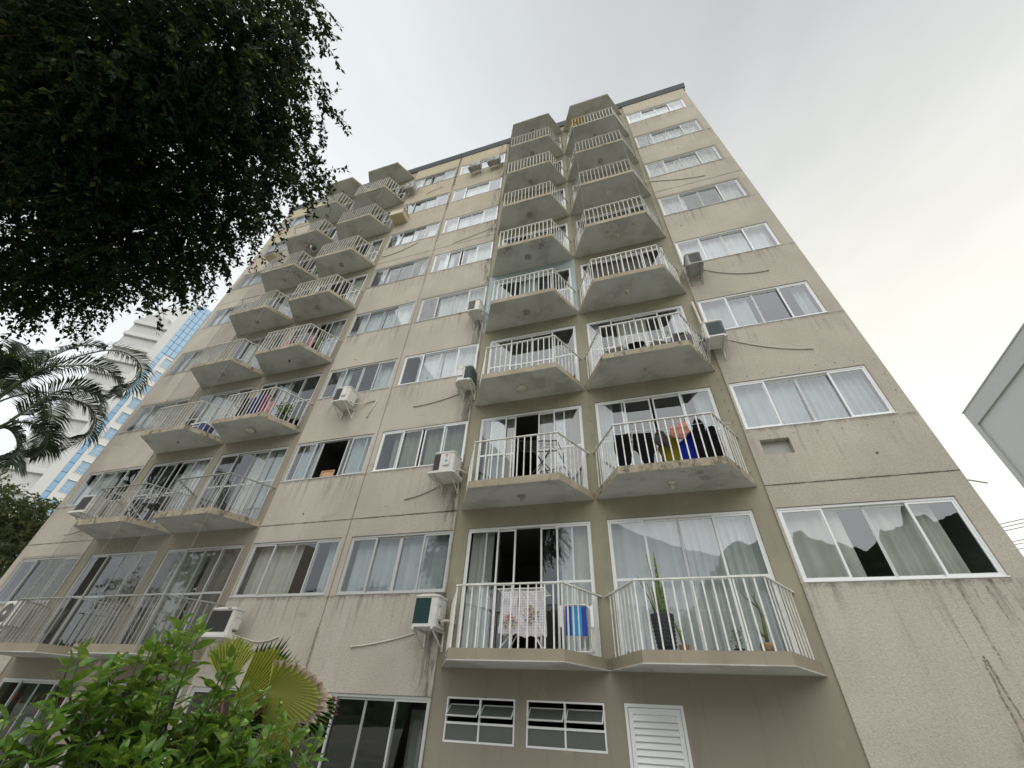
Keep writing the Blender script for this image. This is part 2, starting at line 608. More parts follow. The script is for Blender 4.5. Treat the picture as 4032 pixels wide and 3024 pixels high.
# ---------------------------------------------------------------- ground and far setting
FH = 2.8
ORD = ['first', 'second', 'third', 'fourth', 'fifth', 'sixth', 'seventh', 'eighth']
mir = lambda x: -12.85 - x

t = NT('ground_earth')
t.set(t.mix(t.ramp(t.noise(0.4, 6), 0.4, 0.6), (0.30, 0.29, 0.26), (0.22, 0.23, 0.17)), 0.95, spec=0.1)
m_ground = t.mat
b = MB()
b.box(-900, 900, -900, 900, -0.5, -0.2)
tag(b.build('ground', m_ground), kind='structure')
b = MB()
b.box(-40, 12, -6.5, -0.6, -0.2, -0.14)
tag(b.build('pavement', m_concrete), kind='structure')

# ---------------------------------------------------------------- the apartment building
building = tag(empty('apartment_building', (-6.4, 0, -0.2)),
               'weathered beige eight storey apartment block with rows of angular balconies', 'building')
BO = Vector((6.4, 0, 0.2))          # parts are modelled in world coordinates


def bpart(mb, name, mats, parent=building, smooth=False):
    o = mb.build(name, mats, parent, smooth)
    if parent is building:
        o.location = BO
    return o


XA = (mir(4.75), mir(2.24))
XE = (2.24, 4.75)
XC2 = (-6.28, -3.81)
XC1 = (mir(-3.81), mir(-6.28) + 0.03)
XD = {'BR1': (-3.48, -0.95), 'BR2': (-0.64, 1.88)}
XD['BL2'] = (mir(-0.95), mir(-3.48))
XD['BL1'] = (mir(1.88), mir(-0.64))
XWIN = {'A': XA, 'C1': XC1, 'C2': XC2, 'E': XE}
XL, XR = mir(5.05) - 0.02, 5.05
BAYS = ((mir(2.2), -9.08), (-3.785, 2.2))
TOP = 25.5

openings = []
for k in range(8):
    for c, (a, e) in XWIN.items():
        openings.append((a, e, 3.50 + FH * k, 4.70 + FH * k, 0.14))
    for c, (a, e) in XD.items():
        openings.append((a, e, 2.475 + FH * k, 4.71 + FH * k, 0.14))
GF = {'bath1': (-3.51, -2.335, 1.36, 1.93), 'bath2': (-2.155, -0.95, 1.36, 1.93), 'louvre': (-0.665, 0.16, -0.15, 1.94),
      'shop1': (-6.30, -3.79, -0.15, 1.91), 'shop2': (-9.0, -6.56, -0.15, 1.91), 'shop3': (-11.55, -9.25, -0.15, 1.91),
      'shop4': (-14.86, -12.36, -0.15, 1.92)}
for a, e, z0, z1 in GF.values():
    openings.append((a, e, z0, z1, 0.14))
HOLE = (2.40, 2.90, 5.71, 6.04)
JX, JZ = -6.43, (5.11, 16.36)


def wall_cell(x, z):
    for a, e, z0, z1, d in openings:
        if a < x < e and z0 < z < z1:
            return None
    inb = any(a < x < e for a, e in BAYS)
    if HOLE[0] < x < HOLE[1] and HOLE[2] < z < HOLE[3]:
        return (0.16, 0)
    if inb:
        if -3.785 < x < -0.82 and 10.72 < z < 13.52:
            return (0.03, 2)
        return (0.03, 1)
    if z < 1.92 and -9.08 < x < -3.785:
        return (0.0, 0)
    for zz in JZ:
        if abs(z - zz) < 0.011:
            return (0.014, 0)
    if abs(x - JX) < 0.011 and z > 1.93:
        return (0.014, 0)
    return (0.0, 0)


xs = {XL, XR, HOLE[0], HOLE[1], JX - 0.011, JX + 0.011, -0.82}
zs = {-0.2, TOP, HOLE[2], HOLE[3], 10.72, 13.52}
for zz in JZ:
    zs |= {zz - 0.011, zz + 0.011}
for a, e in BAYS:
    xs |= {a, e}
for a, e, z0, z1, d in openings:
    xs |= {a, e}
    zs |= {z0, z1}
xs = sorted(xs)
zs = sorted(zs)
wall = MB()
grid = [[wall_cell((xs[i] + xs[i + 1]) / 2, (zs[j] + zs[j + 1]) / 2) for j in range(len(zs) - 1)] for i in range(len(xs) - 1)]
for i in range(len(xs) - 1):
    x0, x1 = xs[i], xs[i + 1]
    for j in range(len(zs) - 1):
        z0, z1 = zs[j], zs[j + 1]
        c = grid[i][j]
        if c:
            y = c[0]
            wall.face([(x0, y, z0), (x1, y, z0), (x1, y, z1), (x0, y, z1)], c[1])
        # step faces towards the right and upper neighbour
        for di, dj in ((1, 0), (0, 1)):
            ii, jj = i + di, j + dj
            if ii >= len(xs) - 1 or jj >= len(zs) - 1:
                continue
            d = grid[ii][jj]
            ya, yb = (c[0] if c else None), (d[0] if d else None)
            if ya is None and yb is None:
                continue
            mi = (c or d)[1]
            if ya is None:
                ya = yb + 0.14
            if yb is None:
                yb = ya + 0.14
            if abs(ya - yb) < 1e-6:
                continue
            if c and d:
                mi = (c if c[0] < d[0] else d)[1]
            if di:
                wall.face([(x1, ya, z0), (x1, yb, z0), (x1, yb, z1), (x1, ya, z1)], mi)
            else:
                wall.face([(x0, ya, z1), (x1, ya, z1), (x1, yb, z1), (x0, yb, z1)], mi)
wall.face([(XR, 0, -0.2), (XR, 12, -0.2), (XR, 12, TOP), (XR, 0, TOP)])
wall.face([(XL, 12, -0.2), (XL, 0, -0.2), (XL, 0, TOP), (XL, 12, TOP)])
wall.face([(XR, 12, -0.2), (XL, 12, -0.2), (XL, 12, TOP), (XR, 12, TOP)])
bpart(wall, 'wall', [m_wall, m_olive, m_blue])

b = MB()
b.box(HOLE[0] + 0.004, HOLE[1] - 0.004, 0.12, 0.155, HOLE[2] + 0.004, HOLE[3] - 0.004)
bpart(b, 'infill_board', simple('infill_board_paint', (0.40, 0.41, 0.37), 0.7, 0.1))
# roof slab and dark metal flashing along the parapet
b = MB()
b.box(XL - 0.02, XR + 0.02, 0.03, 12.02, TOP - 0.02, TOP + 0.16)
roof = bpart(b, 'roof', m_concrete)
b = MB()
for a, e in ((XL - 0.1, JX - 0.01), (JX + 0.01, XR + 0.1)):
    b.hexa([(a, -0.03, TOP - 0.04), (e, -0.03, TOP - 0.04), (e, 0.028, TOP - 0.04), (a, 0.028, TOP - 0.04),
            (a, -0.14, TOP + 0.22), (e, -0.14, TOP + 0.22), (e, 0.10, TOP + 0.22), (a, 0.10, TOP + 0.22)])
b.box(XR + 0.022, XR + 0.12, 0.1, 12, TOP, TOP + 0.22)
b.build('roof_flashing', m_dark, roof)
b = MB()
b.tube([(JX, -0.15, TOP + 0.23), (JX, -0.02, TOP - 0.02), (JX, -0.012, 23.9)], 0.012, 5)
b.build('roof_cable', m_dark, roof)

# rooms behind the windows
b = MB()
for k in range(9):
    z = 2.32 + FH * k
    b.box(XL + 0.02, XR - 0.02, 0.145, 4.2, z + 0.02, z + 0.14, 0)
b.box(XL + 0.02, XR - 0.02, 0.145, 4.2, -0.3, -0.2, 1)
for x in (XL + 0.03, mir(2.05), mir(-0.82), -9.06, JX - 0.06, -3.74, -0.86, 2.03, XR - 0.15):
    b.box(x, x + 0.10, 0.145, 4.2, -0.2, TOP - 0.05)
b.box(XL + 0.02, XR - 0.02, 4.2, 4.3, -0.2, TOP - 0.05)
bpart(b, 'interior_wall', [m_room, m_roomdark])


# ---- windows and balcony doors
cache = {}


def cached(key, fn):
    if key not in cache:
        cache[key] = fn()
    return cache[key]


def sash_mesh(w, h, mid, mat, fw=0.034, dep=0.026):
    def f():
        b = MB()
        y0, y1 = 0, dep
        b.box(0, fw, y0, y1, 0, h)
        b.box(w - fw, w, y0, y1, 0, h)
        b.box(fw, w - fw, y0, y1, 0, fw)
        b.box(fw, w - fw, y0, y1, h - fw, h)
        if mid:
            b.box(fw, w - fw, y0 + 0.003, y1 - 0.003, mid - 0.022, mid + 0.022)
        return b.mesh('sash', mat)
    return cached(('s', round(w, 3), round(h, 3), mid, mat.name), f)


def pane_mesh(w, h, mat):
    def f():
        b = MB()
        b.box(0, w, 0, 0.004, 0, h)
        return b.mesh('pane', mat)
    return cached(('p', round(w, 3), round(h, 3), mat.name), f)


def opening_unit(name, x0, x1, z0, z1, mat, mid=None, opened=(0, 0), glass=m_glass, yb=0.0, n=4, parent=building):
    W_, H_ = x1 - x0, z1 - z0
    fo, y0, y1 = 0.035, 0.022 + yb, 0.105 + yb

    def f():
        b = MB()
        e = 0.004
        b.box(e, fo, y0, y1, e, H_ - e)
        b.box(W_ - fo, W_ - e, y0, y1, e, H_ - e)
        b.box(fo, W_ - fo, y0, y1, H_ - fo - 0.01, H_ - e)
        b.box(fo, W_ - fo, y0, y1, e, fo)
        if not mid:
            b.box(0.0, W_, y0 - 0.034 - yb, y0, 0.001, 0.018)
        return b.mesh('frame', mat)
    o = link(name, cached(('f', name, round(W_, 3), round(H_, 3), mat.name, bool(mid), yb), f), parent)
    o.location = Vector((x0, 0, z0)) + (BO if parent is building else Vector())
    iw = W_ - 2 * fo
    pw = iw / n
    sw = pw + 0.03
    sh = H_ - 2 * fo - 0.014
    offs = [0.0] * n
    if n == 4:
        offs[1], offs[2] = opened
    for i in range(n):
        outer = i in (0, n - 1)
        yy = y0 + 0.008 if outer else y0 + 0.045
        xx = fo + i * pw + (0 if i == 0 else (-0.03 if i == n - 1 else -0.015)) + offs[i] * W_
        s = link('sash', sash_mesh(sw, sh, mid, mat), o, (xx, yy, fo + 0.002))
        link('pane', pane_mesh(sw - 0.064, sh - 0.064, glass), o, (xx + 0.032, yy + 0.011, fo + 0.034))
    return o


WOPEN = {('C1', 1): (-0.16, 0.17), ('C2', 1): (-0.025, 0.012), ('C1', 7): (-0.08, 0.0), ('C2', 4): (-0.045, 0.0),
         ('C1', 2): (0.0, 0.02), ('BR1', 0): (-0.10, 0.11), ('BR1', 1): (-0.145, 0.087), ('BR2', 1): (-0.02, 0.012),
         ('BL1', 1): (-0.10, 0.0), ('BL2', 3): (0.0, 0.12), ('BR1', 5): (-0.05, 0.06), ('BL1', 3): (0.0, 0.08), ('C2', 0): (0.0, 0.012)}
for k in range(8):
    for c, (a, e) in XWIN.items():
        mt = m_alu if c in ('A', 'C1') or (c == 'C2' and k in (0,)) else m_white
        opening_unit('window', a, e, 3.50 + FH * k, 4.70 + FH * k, mt, None, WOPEN.get((c, k), (0, 0)))
    for c, (a, e) in XD.items():
        mt = m_alu if c.startswith('BL') and k < 4 else m_white
        opening_unit('balcony_door', a, e, 2.48 + FH * k, 4.71 + FH * k, mt, 1.12, WOPEN.get((c, k), (0, 0)), yb=0.03)

# ground floor glazing
for kk in ('shop1', 'shop2', 'shop3', 'shop4'):
    a, e, z0, z1 = GF[kk]
    opening_unit('shop_window', a, e, z0, z1, m_alu, None, (0, 0), m_glass_g, yb=0.0)

# two awning windows
m_wired = NT('wired_glass')
_x, _y, _z = m_wired.xyz()
_g = m_wired.math('MAXIMUM', m_wired.math('LESS_THAN', m_wired.math('FRACT', m_wired.math('MULTIPLY', _x, 55)), 0.25), m_wired.math('LESS_THAN', m_wired.math('FRACT', m_wired.math('MULTIPLY', _z, 55)), 0.25))
m_wired.set(m_wired.mix(m_wired.math('MULTIPLY', _g, 0.6), (0.085, 0.092, 0.085), (0.17, 0.18, 0.165)), 0.25, spec=0.6)
m_wired = m_wired.mat
for kk in ('bath1', 'bath2'):
    a, e, z0, z1 = GF[kk]
    b = MB()
    w, h = e - a, z1 - z0
    for q in ((0.003, 0.028, 0.003, h - 0.003), (w - 0.028, w - 0.003, 0.003, h - 0.003), (w / 2 - 0.014, w / 2 + 0.014, 0.028, h - 0.028)):
        b.box(q[0], q[1], 0.035, 0.085, q[2], q[3])
    b.box(0.028, w - 0.028, 0.0355, 0.0845, h - 0.028, h - 0.003)
    b.box(0.028, w - 0.028, 0.0355, 0.0845, 0.003, 0.03)
    b.box(0.028, w - 0.028, 0.034, 0.0845, 0.225, 0.255)
    o = b.build('awning_window', m_white, building)
    o.location = Vector((a, 0, z0)) + BO
    for s in range(2):
        x0 = 0.03 + s * (w / 2 - 0.012)
        ww = w / 2 - 0.05
        b = MB()
        b.box(x0, x0 + ww, 0.058, 0.062, 0.032, 0.223)
        b.build('pane', m_wired, o)
        # tilted vent leaf hinged in the middle
        th = R_(52)
        hh = 0.25
        cz, cy = 0.40, 0.06
        u = Vector((0, -math.sin(th), -math.cos(th))) * (hh / 2)
        p = Vector((0, cy, cz))
        def leaf(x0_, x1_, s0, s1, thk, mbb):
            nrm = Vector((0, math.cos(th), -math.sin(th))) * thk
            A = p + u * s0
            B = p + u * s1
            mbb.hexa([(x0_, *(A - nrm)[1:]), (x1_, *(A - nrm)[1:]), (x1_, *(A + nrm)[1:]), (x0_, *(A + nrm)[1:]),
                      (x0_, *(B - nrm)[1:]), (x1_, *(B - nrm)[1:]), (x1_, *(B + nrm)[1:]), (x0_, *(B + nrm)[1:])])
        b = MB()
        leaf(x0, x0 + 0.018, -1, 1, 0.008, b)
        leaf(x0 + ww - 0.018, x0 + ww, -1, 1, 0.008, b)
        leaf(x0 + 0.018, x0 + ww - 0.018, -1, -0.86, 0.008, b)
        leaf(x0 + 0.018, x0 + ww - 0.018, 0.86, 1, 0.008, b)
        b.build('vent_frame', m_white, o)
        b = MB()
        leaf(x0 + 0.017, x0 + ww - 0.017, -0.87, 0.87, 0.002, b)
        b.build('vent_pane', m_wired, o)

# louvred door
a, e, z0, z1 = GF['louvre']
b = MB()
w, h = e - a, z1 - z0
b.box(0.003, 0.045, 0.033, 0.11, 0, h - 0.003)
b.box(w - 0.045, w - 0.003, 0.033, 0.11, 0, h - 0.003)
b.box(0.045, w - 0.045, 0.033, 0.11, h - 0.045, h - 0.003)
b.box(0.05, 0.11, 0.05, 0.085, 0.01, h - 0.05)
b.box(w - 0.11, w - 0.05, 0.05, 0.085, 0.01, h - 0.05)
b.box(0.11, w - 0.11, 0.05, 0.085, h - 0.12, h - 0.05)
door = b.build('louvred_door', m_white, building)
door.location = Vector((a, 0, z0)) + BO
sl = MB()
sl.hexa([(0.108, 0.046, 0), (w - 0.108, 0.046, 0), (w - 0.108, 0.05, 0), (0.108, 0.05, 0),
         (0.108, 0.082, 0.085), (w - 0.108, 0.082, 0.085), (w - 0.108, 0.086, 0.085), (0.108, 0.086, 0.085)])
slm = sl.mesh('slat', m_white)
for i in range(26):
    link('slat', slm, door, (0, 0, 0.03 + i * 0.0745))

# conduit over the vertical joint near the ground
b = MB()
b.box(JX - 0.05, JX - 0.015, -0.035, 0.0, 1.93, 2.92)
bpart(b, 'cable_conduit', m_wall)
b = MB()
b.tube([(5.05, 0.35, 5.13), (5.3, 0.38, 5.10), (5.53, 0.4, 5.03)], 0.012, 6)
bpart(b, 'drain_spout', m_hoseg)

# ---- balconies
PL = {'BR1': (-3.68, -3.14, -1.33, -0.826), 'BR2': (-0.814, -0.27, 1.53, 2.09)}
PL['BL2'] = tuple(mir(v) for v in reversed(PL['BR1']))
PL['BL1'] = tuple(mir(v) for v in reversed(PL['BR2']))
DEP = 0.97


def slab_poly(p, x0=0.0, out=0.0):
    return [(p[0] - x0 - out, 0.028), (p[1] - x0 - out * 0.5, -DEP - out), (p[2] - x0 + out * 0.5, -DEP - out), (p[3] - x0 + out, 0.028)]


def rail_path(p, x0):
    return [Vector((p[0] - x0 + 0.045, 0.02, 0)), Vector((p[1] - x0 + 0.02, -DEP + 0.03, 0)), Vector((p[2] - x0 - 0.02, -DEP + 0.03, 0)), Vector((p[3] - x0 - 0.045, 0.02, 0))]


def bar(b, A, B, w, z0, z1):
    """a flat bar from A to B in plan, width w, between heights z0 and z1"""
    d = (B - A).normalized()
    nrm = Vector((-d.y, d.x, 0)) * (w / 2)
    b.hexa([(*(A - nrm)[:2], z0), (*(B - nrm)[:2], z0), (*(B + nrm)[:2], z0), (*(A + nrm)[:2], z0),
            (*(A - nrm)[:2], z1), (*(B - nrm)[:2], z1), (*(B + nrm)[:2], z1), (*(A + nrm)[:2], z1)])


def baluster_places(p, x0):
    P = rail_path(p, x0)
    res = []
    for i, n in ((0, 8), (1, 13), (2, 8)):
        A, B = P[i], P[i + 1]
        d = (B - A)
        for j in range(n):
            if i == 0 and j == 0:
                continue
            res.append((A + d * (j / n), math.atan2(d.y, d.x)))
    return res


bb = MB()
bb.box(-0.011, 0.011, -0.008, 0.008, 0.14, 1.04)
bal_mesh = {m.name: bb.mesh('baluster', m) for m in (m_rail, m_railold, m_railshade)}
n_single = 0
LAMP = {('BR1', 1): 'bulb', ('BR2', 1): 'bulb', ('BR1', 2): 'disc', ('BR2', 2): 'socket', ('BR1', 3): 'ring', ('BR2', 3): 'bulb', ('BR1', 4): 'ring', ('BR2', 4): 'bulb',
        ('BR1', 5): 'ring', ('BR2', 5): 'disc', ('BR1', 6): 'bulb', ('BR2', 6): 'ring', ('BR1', 7): 'ring', ('BR2', 7): 'socket',
        ('BL2', 1): 'square', ('BL1', 1): 'square', ('BL2', 2): 'disc', ('BL1', 2): 'socket'}
balconies = {}
for k in range(9):
    for c in ('BR1', 'BR2', 'BL2', 'BL1'):
        p = PL[c]
        x0 = (p[0] + p[3]) / 2
        th = 0.16 if k == 0 else (0.145 if k < 8 else 0.11)
        side = 1 if k == 0 else (2 if (c.startswith('BL') and k < 5) or (k in (2, 6) and c == 'BR2') or k > 5 else 3)
        if c == 'BR2' and k in (1,):
            side = 2

        def f():
            b = MB()
            b.prism(slab_poly(p, x0), 0, th, 0, side, 4)
            if k == 0:
                b.prism(slab_poly(p, x0, 0.012), -0.002, 0.012, 0, 0, 0)
            return b.mesh('slab', [m_soffit, m_edge1, m_edge, m_edge2, m_floor])
        o = link('balcony' if k < 8 else 'canopy', cached(('slab', c, th, side), f), building)
        o.location = Vector((x0, 0, 2.32 + FH * k)) + BO
        balconies[(c, k)] = o
        # ceiling lamp under the slab
        if k > 0:
            kind = LAMP.get((c, k), random.choice(['bulb', 'socket', 'ring', 'bulb']))
            b = MB()
            if kind == 'disc':
                b.lathe([(0.10, 0), (0.135, -0.01), (0.135, -0.03), (0.08, -0.055), (0.01, -0.06)], sides=20)
                mt = m_lampglass
            elif kind == 'ring':
                b.lathe([(0.11, 0), (0.11, -0.012), (0.07, -0.022), (0.02, -0.03)], sides=18)
                b.lathe([(0.028, -0.02), (0.03, -0.07), (0.018, -0.085)], sides=8)
                mt = m_acdirty
            elif kind == 'square':
                b.box(-0.15, 0.15, -0.09, 0.09, -0.03, -0.001)
                mt = m_lampglass
            elif kind == 'bulb':
                b.lathe([(0.09, 0), (0.09, -0.008), (0.03, -0.02), (0.02, -0.05), (0.025, -0.06), (0.034, -0.09), (0.02, -0.115), (0.004, -0.12)], sides=14)
                mt = m_lampglass if c.endswith('2') else m_acdirty
            else:
                b.lathe([(0.035, 0), (0.03, -0.01), (0.022, -0.02), (0.02, -0.07), (0.012, -0.08)], sides=8)
                mt = m_black if k % 2 else m_acdirty
            lo = b.build('ceiling_lamp', mt, o, smooth=kind != 'square')
            lo.location = (random.uniform(-0.06, 0.06), -0.42, -0.001)
        if k == 8:
            continue
        rm = m_railshade if c.startswith('BL') and k < 2 else (m_railold if c.startswith('BL') or k > 4 else m_rail)

        def f():
            b = MB()
            P = rail_path(p, x0)
            for i in range(3):
                d = (P[i + 1] - P[i]).normalized() * (0.012 if i else 0.0)
                bar(b, P[i] - d * (i > 0), P[i + 1] + d, 0.045, 1.04, 1.06 + 0.0007 * i)
            return b.mesh('handrail', rm)
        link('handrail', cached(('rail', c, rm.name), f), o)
        places = baluster_places(p, x0)
        if k < 2 or (k == 2 and c in ('BR1', 'BR2')):
            for q, an in places:
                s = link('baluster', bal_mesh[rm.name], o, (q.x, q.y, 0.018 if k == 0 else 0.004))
                s.rotation_euler = (0, 0, an)
        else:
            def f():
                b = MB()
                for q, an in places:
                    ca, sa = math.cos(an), math.sin(an)
                    pts = [(q.x + ca * u - sa * v, q.y + sa * u + ca * v) for u, v in ((-0.011, -0.008), (0.011, -0.008), (0.011, 0.008), (-0.011, 0.008))]
                    b.prism(pts, 0.144, 1.044)
                return b.mesh('balustrade', rm)
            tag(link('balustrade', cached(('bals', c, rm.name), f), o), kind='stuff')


# ---- safety nets
def net_mesh(W_, H_, pitch=0.052, w=0.0017, edge=0.004):
    b = MB()

    def strip(x0, z0, x1, z1, ww, y=0.0):
        dx, dz = x1 - x0, z1 - z0
        l_ = math.hypot(dx, dz)
        if l_ < 1e-3:
            return
        nx, nz = -dz / l_ * ww / 2, dx / l_ * ww / 2
        b.hexa([(x0 - nx, y, z0 - nz), (x1 - nx, y, z1 - nz), (x1 - nx, y + ww, z1 - nz), (x0 - nx, y + ww, z0 - nz),
                (x0 + nx, y, z0 + nz), (x1 + nx, y, z1 + nz), (x1 + nx, y + ww, z1 + nz), (x0 + nx, y + ww, z0 + nz)])
    st = pitch * math.sqrt(2)
    c = -H_
    while c < W_:
        x0, x1 = max(0, c), min(W_, c + H_)
        if x1 > x0:
            strip(x0, x0 - c, x1, x1 - c, w)
            strip(x0, H_ - (x0 - c), x1, H_ - (x1 - c), w, 0.0035)
        c += st
    for q in ((0, 0, W_, 0), (W_, 0, W_, H_), (W_, H_, 0, H_), (0, H_, 0, 0)):
        strip(*q, edge, 0.001)
    return b.mesh('net', m_net)


def window_net(c, k):
    a, e = XWIN[c]
    o = link('safety_net', cached(('wn', round(e - a, 2)), lambda: net_mesh(e - a + 0.10, 1.30)), building)
    o.location = Vector((a - 0.05, -0.02, 3.45 + FH * k)) + BO


def balcony_net(c, k, parts=(0, 1, 2)):
    p = PL[c]
    o = balconies[(c, k)]
    P = rail_path(p, (p[0] + p[3]) / 2)
    H_ = FH - 0.15
    for i in parts:
        A, B = P[i], P[i + 1]
        d = B - A
        n = link('safety_net', cached(('bn', c, i), lambda: net_mesh(d.length, H_)), o)
        n.location = A + Vector((-d.y, d.x, 0)).normalized() * -0.022 + Vector((0, 0, 0.145))
        n.rotation_euler = (0, 0, math.atan2(d.y, d.x))


for q in (('E', 4), ('E', 5), ('E', 6), ('C2', 3), ('C1', 4), ('C1', 7), ('A', 0), ('A', 2), ('A', 3), ('A', 5)):
    window_net(*q)
for q in (('BR2', 4), ('BR2', 5), ('BR2', 6), ('BR1', 7), ('BL1', 2), ('BL1', 3), ('BL1', 4), ('BL1', 0), ('BL2', 0), ('BL2', 6), ('BL1', 5)):
    balcony_net(*q)
balcony_net('BR2', 1, ()) if False else None

# small net hooks left in the wall round the second-floor right window and bay
hb = MB()
hk = [(x, 7.62 + random.uniform(-0.04, 0.04)) for x in np.arange(2.3, 4.9, 0.33)] + [(4.95, z) for z in (6.4, 6.8, 7.2, 7.6)] + \
     [(x, 6.12) for x in np.arange(2.6, 4.9, 0.4)] + [(2.06, z) for z in np.arange(5.4, 8.0, 0.28)] + [(-0.76, z) for z in (6.2, 6.6, 7.0, 7.4)]
for x, z in hk:
    hb.tube([(x, 0.03 if x < 2.2 else 0.0, z), (x, -0.02, z - 0.004), (x + 0.012, -0.022, z - 0.018)], 0.004, 4)
for x, z in ((-4.9, 21.2), (-7.6, 18.6), (-5.3, 9.2), (4.1, 5.55), (-8.2, 10.6), (-6.9, 13.2), (2.6, 13.9), (-7.9, 5.35), (3.6, 19.3), (-5.0, 24.95), (-4.5, 25.0), (-5.7, 24.9)):
    hb.tube([(x, 0.0, z), (x, -0.01, z)], 0.022, 6)
ho = bpart(hb, 'wall_hooks', m_dark)
tag(ho, kind='stuff')

# slatted blinds in two flats
m_blind = simple('blind_slat_paint', (0.62, 0.62, 0.58), 0.6, 0.08)
for c, k, u0, u1 in (('E', 6, 0.01, 0.2), ('C2', 7, 0.02, 0.26), ('C1', 6, 0.5, 0.74), ('BR1', 2, 0.05, 0.24)):
    a, e = (XD if c in XD else XWIN)[c]
    bl_ = tag(empty('window_blind', (a + u0 * (e - a), 0.19, 4.72 + FH * k)), f"slatted blind part-way across the {ORD[k]}-floor glazing, {({'A': 'leftmost window column', 'C1': 'left middle window column', 'C2': 'right middle window column', 'E': 'rightmost window column', 'BR1': 'third balcony column from left'})[c]}", 'blind')
    sm_ = MB()
    w__ = (u1 - u0) * (e - a)
    sm_.hexa([(0, -0.012, 0), (w__, -0.012, 0), (w__, 0.012, 0.014), (0, 0.012, 0.014), (0, -0.012, 0.003), (w__, -0.012, 0.003), (w__, 0.012, 0.017), (0, 0.012, 0.017)])
    smm = sm_.mesh('slat', m_blind)
    for i in range(40):
        link('slat', smm, bl_, (0, 0, -0.03 - i * 0.028))
    hb_ = MB()
    hb_.box(0, w__, -0.02, 0.02, 0.0, 0.04)
    hb_.build('head_rail', m_blind, bl_)

# ---------------------------------------------------------------- curtains (each drape its own thing)
cloths = {'w': mat_cloth('white_sheer', (0.80, 0.81, 0.81), 0.28), 'c': mat_cloth('cream_sheer', (0.74, 0.72, 0.66), 0.28),
          'g': mat_cloth('blue_grey_curtain', (0.52, 0.56, 0.57), 0.2), 'o': mat_cloth('olive_grey_curtain', (0.30, 0.31, 0.25), 0.2),
          'b': mat_cloth('taupe_curtain', (0.33, 0.29, 0.26), 0.2), 'd': mat_cloth('dark_grey_curtain', (0.13, 0.13, 0.14), 0.15)}
cname = {'w': 'white sheer', 'c': 'cream', 'g': 'blue-grey', 'o': 'olive-grey', 'b': 'taupe', 'd': 'dark grey'}
colname = {'A': 'leftmost window column', 'C1': 'left middle window column', 'C2': 'right middle window column', 'E': 'rightmost window column',
           'BL1': 'outermost left balcony column', 'BL2': 'second balcony column from left', 'BR1': 'third balcony column from left', 'BR2': 'rightmost balcony column'}
CUR = {('E', 0): [(0, .37, 'c'), (.53, .90, 'c')], ('E', 1): [(0, .5, 'g'), (.52, 1, 'g')], ('E', 2): [(.03, .46, 'g'), (.88, 1, 'g')], ('E', 3): [(0, .5, 'w'), (.5, 1, 'w')],
       ('E', 4): [(0, .33, 'w'), (.75, 1, 'w')], ('E', 5): [(0, 1, 'c')], ('E', 6): [(0.22, 1, 'w')], ('E', 7): [(0, 1, 'w')],
       ('C2', 0): [(.02, .48, 'g'), (.50, .99, 'g')], ('C2', 1): [(.10, .44, 'o'), (.5, 1, 'o')], ('C2', 2): [(.16, .5, 'w'), (.53, .99, 'w')], ('C2', 3): [(.25, 1, 'w')],
       ('C2', 4): [(.05, .33, 'w'), (.55, 1, 'w')], ('C2', 5): [(0, .5, 'w'), (.5, 1, 'w')], ('C2', 6): [(.18, .7, 'w')], ('C2', 7): [(0, 1, 'w')],
       ('C1', 0): [(.02, .55, 'c'), (.84, 1, 'g')], ('C1', 1): [(.02, .26, 'g'), (.70, .96, 'g')], ('C1', 2): [(.08, .3, 'w'), (.72, 1, 'w')], ('C1', 3): [(0.05, .5, 'w'), (.52, 1, 'w')],
       ('C1', 4): [(.08, .26, 'w'), (.85, .97, 'w')], ('C1', 5): [(.12, .52, 'w'), (.74, 1, 'w')], ('C1', 6): [(.0, .12, 'd')], ('C1', 7): [(0, .4, 'w'), (.66, 1, 'w')],
       ('A', 0): [], ('A', 1): [(0, .5, 'w')], ('A', 2): [(0, 1, 'w')], ('A', 3): [(0, 1, 'c')], ('A', 4): [(0, 1, 'w')], ('A', 5): [(0, 1, 'w')], ('A', 6): [(0, 1, 'c')], ('A', 7): [(0, 1, 'w')],
       ('BR1', 0): [(0.01, .20, 'c'), (.76, .99, 'c')], ('BR1', 1): [(.02, .33, 'b'), (.60, .98, 'b')], ('BR1', 2): [], ('BR1', 3): [(.3, .56, 'w'), (.62, .9, 'd')],
       ('BR1', 4): [(0, .2, 'w'), (.8, 1, 'w')], ('BR1', 5): [(.75, 1, 'w')], ('BR1', 6): [(0, .3, 'w')], ('BR1', 7): [(.5, 1, 'w')],
       ('BR2', 0): [(0, .49, 'w'), (.505, 1, 'w')], ('BR2', 1): [(.0, .14, 'g'), (.86, 1, 'g')], ('BR2', 2): [(0, .12, 'w'), (.30, .62, 'c'), (.88, 1, 'w')], ('BR2', 3): [(.05, .5, 'b'), (.5, .86, 'b')],
       ('BR2', 4): [(.1, .4, 'w')], ('BR2', 5): [(0, .3, 'c')], ('BR2', 6): [(.6, 1, 'w')], ('BR2', 7): [(0, .3, 'c')],
       ('BL2', 0): [(0.1, .5, 'o'), (.55, 1, 'b')], ('BL2', 1): [(.52, .78, 'c'), (.78, 1, 'g')], ('BL2', 2): [(.35, .5, 'w')], ('BL2', 3): [(.72, 1, 'w')], ('BL2', 4): [(.7, 1, 'c')],
       ('BL2', 5): [(.72, 1, 'c')], ('BL2', 6): [(.75, 1, 'g')], ('BL2', 7): [],
       ('BL1', 0): [], ('BL1', 1): [(.55, .9, 'w')], ('BL1', 2): [(.2, .8, 'w')], ('BL1', 3): [(.3, .7, 'c')], ('BL1', 4): [(.4, .8, 'w')], ('BL1', 5): [], ('BL1', 6): [(.6, 1, 'w')], ('BL1', 7): []}


